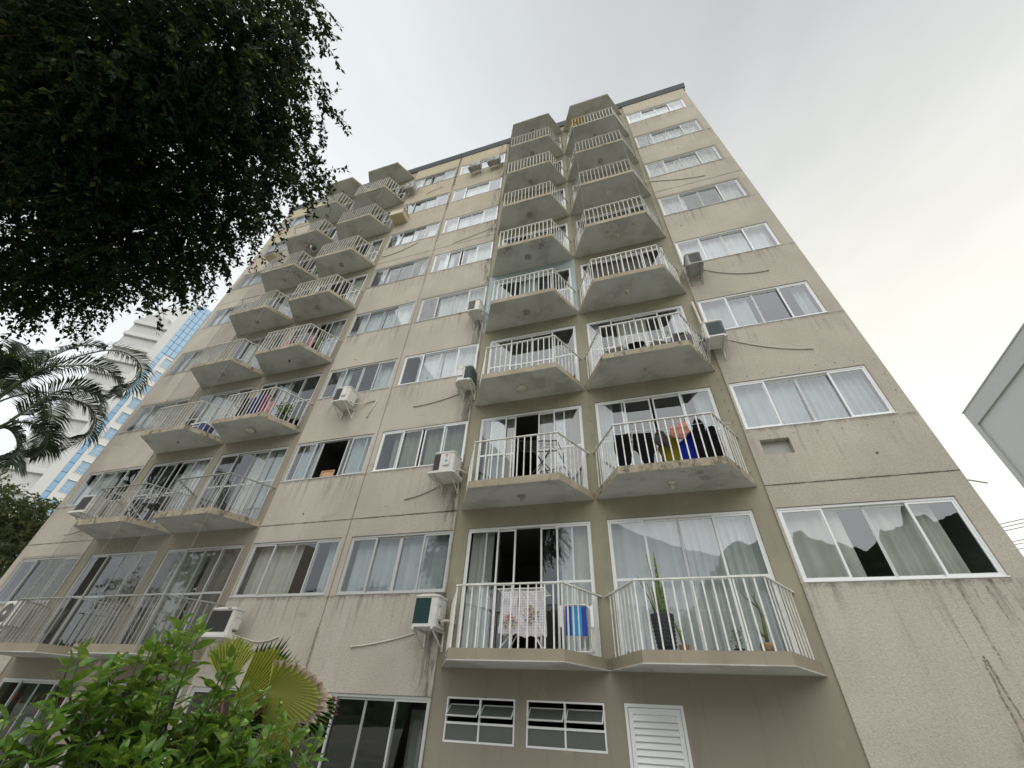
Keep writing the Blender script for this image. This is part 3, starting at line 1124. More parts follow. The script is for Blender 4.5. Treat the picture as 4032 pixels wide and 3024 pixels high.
def drape(x0, x1, z0, z1, y, mat, parent=None, amp=0.03, period=0.16, name='curtain', seedv=0):
    rr = random.Random(seedv)
    n = max(6, int((x1 - x0) / period * 9))
    ph = rr.uniform(0, 6)
    rows = [0.0, 0.12, 0.5, 0.85, 1.0]
    b = MB()
    idx = []
    q1, q2 = rr.uniform(0.6, 0.9), rr.uniform(0, 6)
    for r, v in enumerate(rows):
        row = []
        for i in range(n + 1):
            u = i / n
            s = u * (x1 - x0)
            w_ = (0.55 + 0.45 * v)
            yy = y + amp * w_ * (math.sin(2 * math.pi * s / period + ph + 0.5 * math.sin(5 * s + q2)) + 0.4 * math.sin(2 * math.pi * s / period * 0.43 + q2))
            zz = z1 + (z0 - z1) * v - (0.012 * math.sin(7 * s + q2) if v == 1.0 else 0)
            b.v.append((x0 + s + 0.02 * v * math.sin(3 * s + ph), yy, zz))
            row.append(len(b.v) - 1)
        idx.append(row)
    for r in range(len(rows) - 1):
        for i in range(n):
            b.f.append((idx[r + 1][i], idx[r + 1][i + 1], idx[r][i + 1], idx[r][i]))
            b.m.append(0)
    return b.build(name, mat, parent, smooth=True)


for (c, k), segs in CUR.items():
    isd = c in XD
    a, e = (XD if isd else XWIN)[c]
    a, e = a + 0.04, e - 0.04
    for i, (u0, u1, mk) in enumerate(segs):
        z1 = 4.86 + FH * k
        z0 = (2.62 if (c, k) == ('BR2', 0) else 2.50) + FH * k if isd else 3.42 + FH * k
        o = drape(a + u0 * (e - a), a + u1 * (e - a), z0, z1, 0.215 + 0.015 * (i % 2), cloths[mk], amp=random.uniform(0.024, 0.040), period=random.choice((0.13, 0.17, 0.21, 0.26)), seedv=hash((c, k, i)) % 9999 if False else (ord(c[0]) * 31 + ord(c[1:2] or '0') * 17 + k * 7 + i))
        where = 'across' if (u1 - u0) > 0.9 else ('left part of' if (u0 + u1) / 2 < 0.42 else ('right part of' if (u0 + u1) / 2 > 0.58 else 'middle of'))
        if len(segs) == 3:
            where = ('left part of', 'middle of', 'right part of')[i]
        tag(o, f"{cname[mk]} curtain {where} the {ORD[k]}-floor {'door' if isd else 'window'}, {colname[c]}", 'curtain', 'curtains behind the windows')

# ---------------------------------------------------------------- air conditioners
def rrect(w, y0, y1, r=0.07, n=4):
    pts = []
    for cx, cy, a0 in ((w / 2 - r, y1 - r, 0), (-w / 2 + r, y1 - r, 90), (-w / 2 + r, y0 + r, 180), (w / 2 - r, y0 + r, 270)):
        for i in range(n + 1):
            a = R_(a0 + 90 * i / n)
            pts.append((cx + r * math.cos(a), cy + r * math.sin(a)))
    return pts


def writing(txt, size, mat, parent, loc, rot=(math.pi / 2, 0, 0), name='lettering'):
    cu = bpy.data.curves.new('txt', 'FONT')
    cu.body = txt
    cu.size = size
    cu.extrude = 0.0008
    cu.align_x = 'CENTER'
    tmp = bpy.data.objects.new('txt', cu)
    COL.objects.link(tmp)
    dg = bpy.context.evaluated_depsgraph_get()
    me = bpy.data.meshes.new_from_object(tmp.evaluated_get(dg))
    bpy.data.objects.remove(tmp)
    me.materials.clear()
    me.materials.append(mat)
    o = link(name, me, parent, loc)
    o.rotation_euler = rot
    return o


m_ink = simple('dark_ink', (0.03, 0.03, 0.035), 0.5, 0.02)
m_red = simple('red_print', (0.45, 0.03, 0.05), 0.5, 0.02)
m_navy = simple('navy_print', (0.03, 0.05, 0.20), 0.5, 0.02)
m_sky = simple('blue_print', (0.08, 0.25, 0.50), 0.5, 0.02)
m_sticker = simple('white_sticker', (0.75, 0.75, 0.76), 0.4, 0.02)


def condenser(x, z, label, w=0.46, h=0.50, d=0.42, cov=0.7, side='l', coil=None, tray=False, gap=0.10, casing=None, pipes=1, hose=None):
    coil = coil or m_coilg
    casing = casing or m_acw
    t = tag(empty('air_conditioner', (x, 0, z)), label, 'air conditioner', 'outdoor air conditioner units on the facade')
    y1, y0 = -gap, -gap - d
    body = rrect(w, y0, y1)
    b = MB()
    b.prism(body, 0.03, h - 0.03)
    b.build('casing', casing, t)
    b = MB()
    b.prism(rrect(w + 0.03, y0 - 0.015, y1 + 0.015, 0.08), h - 0.03, h)
    b.prism(rrect(w * 0.9, y0 + 0.02, y1 - 0.02, 0.12), h, h + 0.018)
    b.build('top_cap', casing, t)
    b = MB()
    b.prism(rrect(w + 0.02, y0 - 0.01, y1 + 0.01, 0.08), 0.0, 0.03)
    b.build('base_pan', casing, t)
    # coil: ribs following the outline on its side of the front
    x_edge = -w / 2 + cov * w if side == 'l' else w / 2 - cov * w
    pr = rrect(w + 0.012, y0 - 0.006, y1 + 0.004, 0.075)
    line = [p for p in pr[7:17]] if side == 'l' else [p for p in pr[13:20]] + pr[0:2]
    if side == 'l':
        line = [p for p in pr[5:15] if p[0] <= x_edge] + [(x_edge, y0 - 0.006)]
    else:
        line = [(x_edge, y0 - 0.006)] + [p for p in pr[15:20] + pr[0:1] if p[0] >= x_edge] + [(w / 2 + 0.006, y1 - 0.02)]
    b = MB()
    nr = 20
    hh = (h - 0.10) / nr
    for i in range(nr):
        za = 0.05 + i * hh
        for a, c in zip(line[:-1], line[1:]):
            for (q0, q1, s) in ((za, za + hh * 0.6, 1.0), (za + hh * 0.6, za + hh, 0.985)):
                b.face([(a[0] * s, a[1] + (0 if s == 1 else 0.004), q0), (c[0] * s, c[1] + (0 if s == 1 else 0.004), q0),
                        (c[0] * s, c[1] + (0 if s == 1 else 0.004), q1), (a[0] * s, a[1] + (0 if s == 1 else 0.004), q1)])
    b.build('coil_grille', coil, t)
    # panel details on the bare part
    px = (x_edge + (w / 2 if side == 'l' else -w / 2)) / 2
    b = MB()
    if cov < 0.6:
        b.prism([(px - 0.07, y0 - 0.03), (px + 0.07, y0 - 0.03), (px + 0.08, y0 + 0.002), (px - 0.08, y0 + 0.002)], h * 0.30, h * 0.88)
    else:
        sx = w / 2 if side == 'l' else -w / 2
        b.box(min(sx, sx * 1.08), max(sx, sx * 1.08), y0 + 0.10, y0 + 0.24, h * 0.25, h * 0.60)
        b.box(min(sx, sx * 1.04), max(sx, sx * 1.04), y0 + 0.08, y0 + 0.16, h * 0.68, h * 0.82)
    b.build('service_cover', casing, t)
    sgn = 1 if side == 'l' else -1
    for q in range(2):
        b = MB()
        vx = sgn * (w / 2 - 0.03) if cov >= 0.6 else px + 0.03 * q
        b.tube([(vx, y0 + 0.17 + 0.05 * q, 0.09), (vx + sgn * 0.05, y0 + 0.14 + 0.05 * q, 0.085)], 0.016, 6)
        b.build('valve', m_blackm, t)
    # brackets
    if tray:
        b = MB()
        b.prism(rrect(w + 0.16, y0 - 0.08, y1 + 0.06, 0.10), -0.05, -0.005)
        b.build('tray', casing, t)
    for s in (-1, 1):
        b = MB()
        bx = s * (w / 2 - 0.05)
        b.box(bx - 0.018, bx + 0.018, y0 - 0.01, -0.002, -0.085 if tray else -0.035, -0.051 if tray else -0.001)
        b.box(bx - 0.018, bx + 0.018, -0.016, -0.0015, -0.30, -0.04 if not tray else -0.088)
        b.hexa([(bx - 0.006, y0 + 0.04, -0.055), (bx + 0.006, y0 + 0.04, -0.055), (bx + 0.006, y0 + 0.07, -0.04), (bx - 0.006, y0 + 0.07, -0.04),
                (bx - 0.006, -0.02, -0.27), (bx + 0.006, -0.02, -0.27), (bx + 0.006, -0.01, -0.24), (bx - 0.006, -0.01, -0.24)][0:4] +
               [(bx - 0.006, -0.02, -0.28), (bx + 0.006, -0.02, -0.28), (bx + 0.006, -0.01, -0.25), (bx - 0.006, -0.01, -0.25)])
        b.build('bracket', casing, t)
    if pipes:
        b = MB()
        vx = sgn * (w / 2 + 0.01)
        b.tube([(vx, y0 + 0.18, 0.09), (vx + sgn * 0.07, y0 + 0.20, 0.12), (vx + sgn * 0.12, -0.10, 0.15), (vx + sgn * 0.13, 0.0, 0.14)], 0.024, 7)
        b.build('pipe_bundle', m_hose, t, smooth=True)
    if hose:
        pts, r, mt = hose
        b = MB()
        b.tube([(px_ - x, y_, z_ - z) for px_, y_, z_ in pts], r, 6, cap=True)
        b.lathe([(r * 2.0, -0.012), (r * 2.0, 0.012)], (pts[-1][0] - x, pts[-1][1], pts[-1][2] - z), 6)
        b.build('drain_hose', mt, t, smooth=True)
    return t


def sag(a, b_, s, n=6, y=-0.015):
    return [(a[0] + (b_[0] - a[0]) * i / n, y, a[1] + (b_[1] - a[1]) * i / n - s * 4 * (i / n) * (1 - i / n)) for i in range(n + 1)]


ac = condenser(-3.885, 2.84, 'white condenser with dark green grille, below the first-floor window beside the drying-rack balcony', cov=0.72,
               hose=([(-4.1, -0.45, 2.86), (-4.2, -0.2, 2.85)] + sag((-4.25, 2.83), (-5.55, 2.60), 0.03), 0.013, m_hose))
ac = condenser(-4.03, 5.80, 'grey-sided condenser with round brand stickers on a rounded tray, second floor', w=0.50, h=0.50, cov=0.34, coil=m_coilk, tray=True,
               hose=([(-4.2, -0.2, 5.8)] + sag((-4.3, 5.73), (-5.12, 5.48), 0.04), 0.010, m_hoseg))
# stickers: a round red and navy emblem and a blue energy label
sx, sy = 0.085, -0.10 - 0.42 - 0.0315
b = MB()
b.box(sx - 0.052, sx + 0.052, sy, sy + 0.0012, 0.28, 0.425)
st = b.build('sticker', m_sticker, ac)
b = MB()
for i in range(16):
    a0, a1 = 2 * math.pi * i / 16, 2 * math.pi * (i + 1) / 16
    mi = 0 if i < 9 else 1
    b.face([(sx + 0.036 * math.cos(a0), sy - 0.0008, 0.385 + 0.036 * math.sin(a0)), (sx + 0.016 * math.cos(a0), sy - 0.0008, 0.385 + 0.016 * math.sin(a0)),
            (sx + 0.016 * math.cos(a1), sy - 0.0008, 0.385 + 0.016 * math.sin(a1)), (sx + 0.036 * math.cos(a1), sy - 0.0008, 0.385 + 0.036 * math.sin(a1))], mi)
b.build('round_emblem', [m_navy, m_red], st)
writing('ELGIN', 0.030, m_ink, st, (sx, sy - 0.001, 0.318))
b = MB()
b.face([(sx - 0.028, sy - 0.0008, 0.225), (sx + 0.028, sy - 0.0008, 0.225), (sx + 0.028, sy - 0.0008, 0.265), (sx + 0.008, sy - 0.0008, 0.292), (sx - 0.008, sy - 0.0008, 0.292), (sx - 0.028, sy - 0.0008, 0.265)])
b.build('energy_label', m_sky, ac)
writing('A', 0.045, m_sticker, ac, (sx, sy - 0.0022, 0.232), name='lettering')

ac = condenser(-3.88, 8.42, 'white condenser with dark coil on its right side, third floor near the bay', cov=0.45, side='r', w=0.42,
               hose=([(-4.05, -0.3, 8.40)] + sag((-4.2, 8.40), (-5.50, 8.20), 0.05), 0.011, m_hoseg))
writing('Consul', 0.035, m_ink, ac, (-0.07, -0.5525, 0.36))
condenser(-7.68, 8.42, 'white condenser with grey coil under the left middle column window, third floor', cov=0.5, coil=m_coilk, w=0.48, h=0.5, pipes=0,
          hose=([(-7.45, -0.35, 8.50), (-7.38, -0.25, 8.47), (-7.25, -0.08, 8.52), (-7.12, -0.03, 8.62), (-6.98, -0.03, 8.66), (-6.80, -0.02, 8.64), (-6.86, -0.015, 8.4), (-6.95, -0.012, 8.1)], 0.018, m_hose))
condenser(-3.92, 11.22, 'pale condenser with dark coil in front of the netted fourth-floor window', cov=0.62, coil=m_coilk, w=0.38, h=0.48)
ac = condenser(-8.53, 2.72, 'white condenser with a grey grille across its front, beside the lowest left balcony', w=0.62, h=0.48, d=0.27, gap=0.2, cov=0.92, coil=m_coilk, tray=True, pipes=0,
               hose=([(-8.3, -0.4, 2.76), (-8.1, -0.15, 2.72)] + sag((-8.0, 2.69), (-7.34, 2.75), 0.05), 0.012, m_hose))
writing('GREE', 0.042, m_ink, ac, (0.17, -0.4865, 0.454))
condenser(2.40, 11.20, 'dark weathered condenser below the fourth-floor rightmost window, beside the bay', cov=0.8, side='r', coil=m_coilk, w=0.38, h=0.46, casing=m_acdirty,
          hose=([(2.6, -0.3, 11.23)] + sag((2.68, 11.5), (4.10, 10.93), 0.16), 0.010, m_hoseg))
condenser(2.22, 8.46, 'white condenser with dark green coil beside the carrier balcony, below the third-floor window', cov=0.82, side='r', w=0.44, h=0.50,
          hose=([(2.45, -0.35, 8.5)] + sag((2.55, 8.78), (4.05, 8.10), 0.10), 0.013, m_hose))
o = MB()
o.tube([(2.11, -0.03, 10.25), (2.12, -0.04, 9.9), (2.13, -0.06, 9.4), (2.10, -0.12, 8.98), (2.07, -0.25, 8.8)], 0.032, 8)
tag(o.build('insulated_pipe', m_hose, smooth=True), 'thick white wrapped pipe rising up the wall from the condenser beside the carrier balcony', 'pipe')
o = MB()
o.tube([(1.95, -0.25, 16.75), (2.0, -0.2, 16.95), (2.12, -0.03, 17.2), (2.2, -0.015, 17.22), (2.5, -0.015, 17.1)] + sag((2.55, 17.08), (3.95, 16.62), 0.07), 0.016, 6)
tag(o.build('drain_hose', m_hose, smooth=True), 'pale hose crossing the wall below the sixth-floor rightmost window', 'hose')
o = MB()
o.tube([(-9.05, -0.25, 16.72), (-8.9, -0.03, 16.85)] + sag((-8.8, 16.85), (-7.35, 17.3), 0.10), 0.024, 7)
tag(o.build('insulated_pipe', m_hose, smooth=True), 'bent cream pipe on the wall between the fifth and sixth floor left middle windows', 'pipe')
o = MB()
o.tube([(-3.72, -0.04, 16.75), (-4.05, -0.02, 16.82), (-4.25, -0.015, 16.75), (-5.6, -0.012, 16.45)], 0.010, 5)
tag(o.build('cable', m_hoseg), 'thin slack cable below the sixth-floor right middle window', 'cable')
o = MB()
o.tube([(-7.9, -0.015, 22.05), (-7.5, -0.02, 22.2), (-7.0, -0.015, 22.3)], 0.012, 5)
tag(o.build('drain_hose', m_hose, smooth=True), 'short pale hose under the eighth-floor left middle window', 'hose')


def box_condenser(x, z, label, w=0.60, h=0.46, d=0.26, gap=0.16, rz=0.0, casing=None):
    casing = casing or m_acdirty
    t = tag(empty('fan_condenser', (x, 0, z), rz), label, 'air conditioner', 'outdoor air conditioner units on the facade')
    y1, y0 = -gap, -gap - d
    b = MB()
    b.prism(rrect(w, y0, y1, 0.02, 2), 0, h)
    b.build('casing', casing, t)
    b = MB()
    cx, cz, r = -w * 0.14, h / 2, h * 0.40
    for i in range(5):
        rr_ = r * (i + 1) / 5
        pts = [(cx + rr_ * math.cos(2 * math.pi * j / 20), y0 - 0.016, cz + rr_ * math.sin(2 * math.pi * j / 20)) for j in range(21)]
        b.tube(pts, 0.005, 4, cap=False)
    for j in range(8):
        a = math.pi * j / 8
        b.tube([(cx - r * math.cos(a), y0 - 0.012, cz - r * math.sin(a)), (cx + r * math.cos(a), y0 - 0.012, cz + r * math.sin(a))], 0.004, 4)
    b.build('fan_grille', m_acdirty if casing is m_acw else m_acw, t)
    b = MB()
    b.tube([(cx, y0 - 0.006, cz), (cx, y0 + 0.002, cz)], r, 20)
    b.build('fan_opening', m_black, t)
    b = MB()
    b.tube([(cx, y0 - 0.018, cz), (cx, y0 - 0.026, cz)], 0.045, 12)
    b.build('fan_hub', m_acw, t)
    b = MB()
    b.box(-w / 2 - 0.05, -w / 2 - 0.001, y0 + 0.03, y1 - 0.03, h * 0.2, h * 0.55)
    b.build('valve_cover', casing, t)
    for s in (-1, 1):
        b = MB()
        bx = s * w * 0.36
        b.box(bx - 0.015, bx + 0.015, y0 - 0.02, -0.002, -0.04, -0.002)
        b.box(bx - 0.015, bx + 0.015, -0.014, -0.0015, -0.30, -0.041)
        b.tube([(bx, y0 + 0.03, -0.05), (bx, -0.02, -0.27)], 0.009, 4)
        b.build('bracket', m_acdirty, t)
    return t


box_condenser(-5.22, 22.62, 'weathered fan condenser hanging under the top floor, left one of a pair')
box_condenser(-4.22, 22.62, 'weathered fan condenser hanging under the top floor, right one of a pair')
box_condenser(-8.83, 22.42, 'dark fan condenser hung beside the topmost second-column balcony', w=0.50, h=0.62, rz=0.0)
box_condenser(-15.55, 2.92, 'pale fan condenser at the far left by the lowest balconies', w=0.72, h=0.54, casing=m_acw)
t_ = condenser(-15.62, 5.78, 'dark grey grille condenser at the left edge, second floor', w=0.50, h=0.50, cov=0.98, coil=m_coilk, tray=True, pipes=0,
               hose=([(-15.7, -0.3, 5.8)] + sag((-15.7, 5.5), (-16.5, 5.35), 0.04), 0.012, m_hose))

# window type unit with louvred top
t = tag(empty('window_air_conditioner', (-8.72, 0, 19.52)), 'old beige window type air conditioner box jutting out below the seventh-floor left middle window', 'air conditioner')
b = MB()
b.box(-0.34, 0.34, -0.52, 0.02, 0, 0.34)
b.build('casing', m_beigeac, t)
for i in range(5):
    b = MB()
    b.box(-0.345, 0.345, -0.525, -0.02, 0.36 + i * 0.03, 0.372 + i * 0.03)
    b.build('louvre', m_beigeac, t)
b = MB()
for s in (-0.3, 0.3):
    b.box(s - 0.01, s + 0.01, -0.50, 0.0, 0.341, 0.478)
b.build('louvre_frame', m_beigeac, t)
t = tag(empty('window_air_conditioner', (-15.9, 0, 19.2)), 'small beige box unit high on the left edge, behind the leaves', 'air conditioner')
b = MB()
b.box(-0.3, 0.3, -0.45, 0.02, 0, 0.36)
b.build('casing', m_beigeac, t)
b = MB()
b.box(-0.26, 0.26, -0.46, -0.4505, 0.04, 0.32)
b.build('grille', m_coilk, t)


# ---------------------------------------------------------------- things on the balconies
def FL(k):
    return (2.484 if k == 0 else 2.468) + FH * k


def rack(x, y, z, w, h, mat, label, splay=0.34, wings=False, rz=0.0):
    t = tag(empty('drying_rack', (x, y, z), rz), label, 'drying rack')
    for s in (-1, 1):
        b = MB()
        b.tube([(-w / 2, s * splay, 0), (w / 2 - 0.1, -s * splay * 0.2, h)] if s > 0 else [(w / 2, s * splay, 0), (-w / 2 + 0.1, -s * splay * 0.2, h)], 0.010, 6)
        b.tube([(-w / 2 + 0.05, s * splay * 0.6, 0), (w / 2 - 0.12, -s * splay * 0.5, h)] if s < 0 else [(w / 2 - 0.05, s * splay * 0.6, 0), (-w / 2 + 0.12, -s * splay * 0.5, h)], 0.010, 6)
        b.build('leg', mat, t)
    b = MB()
    y0_, y1_ = -splay * 0.7, splay * 0.7
    b.tube([(-w / 2, y0_, h), (w / 2, y0_, h), (w / 2, y1_, h), (-w / 2, y1_, h), (-w / 2, y0_, h)], 0.010, 6)
    if wings:
        b.tube([(w / 2, y0_, h), (w / 2 + 0.12, y0_, h - 0.3), (w / 2 + 0.12, y1_, h - 0.3), (w / 2, y1_, h)], 0.010, 6)
        b.tube([(-w / 2, y0_, h), (-w / 2 - 0.12, y0_, h + 0.02), (-w / 2 - 0.12, y1_, h + 0.02), (-w / 2, y1_, h)], 0.010, 6)
    b.build('top_frame', mat, t)
    b = MB()
    for i in range(7):
        yy = y0_ + (y1_ - y0_) * (i + 0.5) / 7
        b.tube([(-w / 2, yy, h), (w / 2, yy, h)], 0.004, 4)
    b.build('hanging_wires', mat, t)
    return t


def garment(name, pts, y, mat, label, cat, thick=0.02, group=None, wav=0.012):
    """a hanging cloth: outline pts (x, z) counterclockwise from the front, given real thickness and folds"""
    zt = max(p[1] for p in pts)
    xs_ = [p[0] for p in pts]
    cx_ = sum(xs_) / len(xs_)
    b = MB()
    import mathutils.geometry as mg
    tri = mg.tessellate_polygon([[Vector((p[0], p[1], 0)) for p in pts]])
    n = len(pts)
    rr = random.Random(int(abs(cx_) * 1000))
    ph = rr.uniform(0, 6)

    def yy(p, s):
        return y + s * thick / 2 + wav * math.sin(p[0] * 38 + ph) * min(1, (zt - p[1]) * 4 + 0.2)
    for p in pts:
        b.v.append((p[0], yy(p, -1), p[1]))
    for p in pts:
        b.v.append((p[0], yy(p, 1), p[1]))
    for a, c, d in tri:
        b.f.append((a, c, d))
        b.m.append(0)
        b.f.append((n + d, n + c, n + a))
        b.m.append(0)
    for i in range(n):
        j = (i + 1) % n
        b.f.append((i, j, n + j, n + i))
        b.m.append(0)
    o = b.build(name, mat)
    sub = o.modifiers.new('sub', 'SUBSURF')
    sub.subdivision_type = 'SIMPLE'
    sub.levels = sub.render_levels = 3
    tx = bpy.data.textures.new('folds', 'CLOUDS')
    tx.noise_scale = 0.14
    dm = o.modifiers.new('folds', 'DISPLACE')
    dm.texture = tx
    dm.texture_coords = 'GLOBAL'
    dm.strength = 0.07
    dm.direction = 'Y'
    sm = o.modifiers.new('soft', 'SMOOTH')
    sm.iterations = 2
    return tag(o, label, cat, group)


# first floor, third balcony column: drying rack, two tea towels, folded beach chair
rack(-2.08, -0.48, FL(0), 0.80, 0.86, m_rail, 'white folding drying rack carrying two tea towels, lowest balcony', 0.36)
mt_towel = mat_cloth('checked_cotton', (0.88, 0.87, 0.89), 0.2, 'check')
m_flower = [simple('rose_print', (0.50, 0.12, 0.16), 0.8, 0.3, 30), simple('leaf_print', (0.22, 0.28, 0.14), 0.8, 0.3, 30), simple('cream_print', (0.62, 0.52, 0.36), 0.8, 0.3, 30), simple('violet_print', (0.22, 0.18, 0.34), 0.8, 0.3, 30)]
for i, (xa, xb, zb, lab) in enumerate(((-2.42, -2.10, 2.69, 'checked white tea towel with a small rose print, left on the rack'), (-2.09, -1.64, 2.66, 'wider checked tea towel with a red flower bunch, right on the rack'))):
    nn = 9
    top = [(xb - 0.02 - (xb - xa - 0.04) * j / nn, 3.305) for j in range(nn + 1)]
    bot = [(xa + (xb - xa) * j / nn, zb + 0.015 * math.sin(j * 1.7 + i)) for j in range(nn + 1)]
    o = garment('tea_towel', bot + top, -0.74, mt_towel, lab, 'towel', 0.012, 'tea towels on the drying rack', 0.008)
    rr = random.Random(4 + i)
    fb = MB()
    fcx, fcz = ((xa + xb) / 2 + (0.03 if i == 0 else -0.02)), (2.86 if i == 0 else 2.95)
    for q in range(46):
        a, r = rr.uniform(0, 6.28), (0.13 if i else 0.11) * math.sqrt(rr.random())
        px_, pz_ = fcx + r * math.cos(a), fcz + r * 0.95 * math.sin(a)
        s = rr.uniform(0.008, 0.020)
        k_ = rr.choice((0, 0, 1, 1, 2, 2, 3))
        m_ = 6
        fb.face([(px_ + s * math.cos(2 * math.pi * j / m_ + q), -0.7905 - 0.0006 * q / 46, pz_ + s * math.sin(2 * math.pi * j / m_ + q)) for j in range(m_)], k_)
    po = fb.build('flower_print', m_flower, o)

t = tag(empty('beach_chair', (-1.22, -0.40, FL(0)), 0.05), 'folded beach chair with blue striped seat and white metal frame', 'chair')
mb1, mb2 = simple('dark_blue_fabric', (0.015, 0.05, 0.30), 0.7, 0.1), simple('bright_blue_fabric', (0.02, 0.30, 0.62), 0.7, 0.1)
b = MB()
b.box(-0.165, -0.075, -0.16, -0.145, 0.22, 0.62, 0)
b.box(-0.075, 0.085, -0.161, -0.145, 0.22, 0.62, 1)
b.box(0.085, 0.165, -0.16, -0.145, 0.22, 0.62, 0)
b.build('seat_fabric', [mb1, mb2], t)
for q, yy in enumerate((-0.10, -0.05, 0.0)):
    b = MB()
    ww = 0.215 + 0.015 * q
    b.tube([(-ww, yy, 0.06), (-ww, yy, 0.60), (-ww + 0.06, yy, 0.655), (ww - 0.06, yy, 0.655), (ww, yy, 0.60), (ww, yy, 0.06), (ww - 0.05, yy, 0.02), (-ww + 0.05, yy, 0.02), (-ww, yy, 0.06)], 0.011, 6)
    b.build('frame', m_rail, t, smooth=True)
for s in (-1, 1):
    b = MB()
    b.box(s * 0.245 - 0.02, s * 0.245 + 0.02, -0.14, -0.115, 0.34, 0.64)
    b.build('armrest', m_white, t)

# first floor, rightmost column: plants
m_snake = NT('snake_plant_leaf')
_w = m_snake.noise(9, 3, 0.6, stretch=(1, 1, 9))
m_snake.set(m_snake.mix(m_snake.ramp(_w, 0.42, 0.58), (0.02, 0.06, 0.025), (0.16, 0.24, 0.09)), 0.4)
m_snake = m_snake.mat
m_snakeedge = simple('yellow_leaf_edge', (0.35, 0.36, 0.12), 0.5)
m_pot = simple('charcoal_pot', (0.035, 0.038, 0.048), 0.55, 0.1)
m_basket = simple('woven_basket', (0.33, 0.22, 0.12), 0.8, 0.3, 60, bump=0.8, bscale=90)
m_soil = simple('potting_soil', (0.04, 0.03, 0.02), 0.95, 0.1)


def blade(b, base, az, lean, length, w, curve=0.1, m=0, medge=1, n=8):
    d = Vector((math.cos(az), math.sin(az), 0))
    side = Vector((-d.y, d.x, 0))
    prev = None
    for i in range(n + 1):
        u = i / n
        p = Vector(base) + d * (lean * length * u + curve * length * u * u) + Vector((0, 0, length * u * (1 - 0.15 * lean)))
        ww = w * (0.75 + 0.6 * u - 1.35 * u ** 3) / 2 if u < 0.98 else 0.001
        ww = max(ww, 0.001)
        cur = [p - side * ww, p - side * ww * 0.8 - d * 0.004, p + d * 0.008, p + side * ww * 0.8 - d * 0.004, p + side * ww]
        if prev:
            for j in range(4):
                b.face([prev[j], prev[j + 1], cur[j + 1], cur[j]], medge if j in (0, 3) else m)
        prev = cur


def snake(x, y, z, pot_r, pot_h, blades, label, potmat, studs=False):
    t = tag(empty('snake_plant', (x, y, z)), label, 'plant')
    b = MB()
    b.lathe([(pot_r * 0.72, 0), (pot_r * 0.8, pot_h * 0.3), (pot_r, pot_h * 0.97), (pot_r, pot_h), (pot_r * 0.9, pot_h), (pot_r * 0.88, pot_h * 0.93)], sides=24, m=0)
    pot = b.build('pot', potmat, t, smooth=True)
    if studs:
        b = MB()
        for r_ in range(9):
            zz = pot_h * (0.06 + r_ * 0.1)
            rr_ = pot_r * (0.74 + 0.25 * zz / pot_h) + 0.001
            for j in range(20):
                a = 2 * math.pi * (j + 0.5 * (r_ % 2)) / 20
                c_ = Vector((rr_ * math.cos(a), rr_ * math.sin(a), zz))
                o_ = Vector((math.cos(a), math.sin(a), 0))
                s_ = Vector((-math.sin(a), math.cos(a), 0)) * 0.018
                u_ = Vector((0, 0, 0.018))
                tip = c_ + o_ * 0.010
                for e1, e2 in ((s_, u_), (u_, -s_), (-s_, -u_), (-u_, s_)):
                    b.face([c_ + e1, c_ + e2, tip])
        tag(b.build('pot_relief', potmat, pot), kind='stuff')
    b = MB()
    b.lathe([(pot_r * 0.87, pot_h * 0.90), (pot_r * 0.1, pot_h * 0.92)], sides=16)
    b.build('soil', m_soil, t)
    for q in blades:
        b = MB()
        az, lean, ln, w, bx, by, cv = q
        blade(b, (bx, by, pot_h * 0.9), az, lean, ln, w, cv)
        b.build('leaf', [m_snake, m_snakeedge], t, smooth=True)
    return t


rr = random.Random(8)
bl = [(1.2, 0.02, 0.98, 0.070, 0.02, 0.02, 0.02), (2.9, 0.05, 0.92, 0.055, -0.02, 0.0, 0.02), (3.3, 0.32, 0.62, 0.05, -0.05, 0, 0.05), (0.2, 0.1, 0.45, 0.070, 0.05, 0, 0.02), (3.0, 0.16, 0.50, 0.075, -0.06, 0.03, 0.0),
      (4.4, 0.05, 0.55, 0.06, 0.0, -0.05, 0.02), (5.3, 0.12, 0.48, 0.070, 0.04, -0.04, 0.02), (2.2, 0.1, 0.52, 0.06, -0.02, 0.05, 0), (0.9, 0.15, 0.36, 0.05, 0.07, 0.03, 0.03), (3.8, 0.1, 0.42, 0.055, -0.04, -0.05, 0.03), (4.9, 0.02, 0.60, 0.06, 0.03, -0.02, 0.0), (2.6, 0.2, 0.35, 0.05, -0.08, 0.02, 0.05)]
snake(0.07, -0.62, FL(0), 0.165, 0.48, bl, 'tall snake plant in a studded charcoal pot on the lowest right balcony', m_pot, True)
bl = [(rr.uniform(0, 6.28), rr.uniform(0.05, 0.25), rr.uniform(0.16, 0.30), 0.03, rr.uniform(-0.03, 0.03), rr.uniform(-0.03, 0.03), 0.05) for _ in range(9)]
snake(0.29, -0.80, FL(0), 0.075, 0.07, bl, 'small snake plant in a low basket beside the charcoal pot', m_basket)


def leafy(b, base, n, ls, rr, spread=0.08, height=0.2, m=0):
    for i in range(n):
        a = rr.uniform(0, 6.28)
        p = Vector(base) + Vector((rr.gauss(0, spread), rr.gauss(0, spread), rr.uniform(0, height)))
        d = Vector((math.cos(a), math.sin(a), rr.uniform(-0.2, 0.8))).normalized()
        s = d.cross(Vector((0, 0, 1))).normalized()
        b.face([p, p + d * ls * 0.5 + s * ls * 0.22, p + d * ls, p + d * ls * 0.5 - s * ls * 0.22], m)


m_green = mat_leaf('green_foliage', [(0.05, 0.11, 0.02), (0.10, 0.17, 0.04), (0.03, 0.08, 0.02)])
m_dry = mat_leaf('dry_foliage', [(0.42, 0.24, 0.07), (0.52, 0.33, 0.10), (0.28, 0.15, 0.05)])


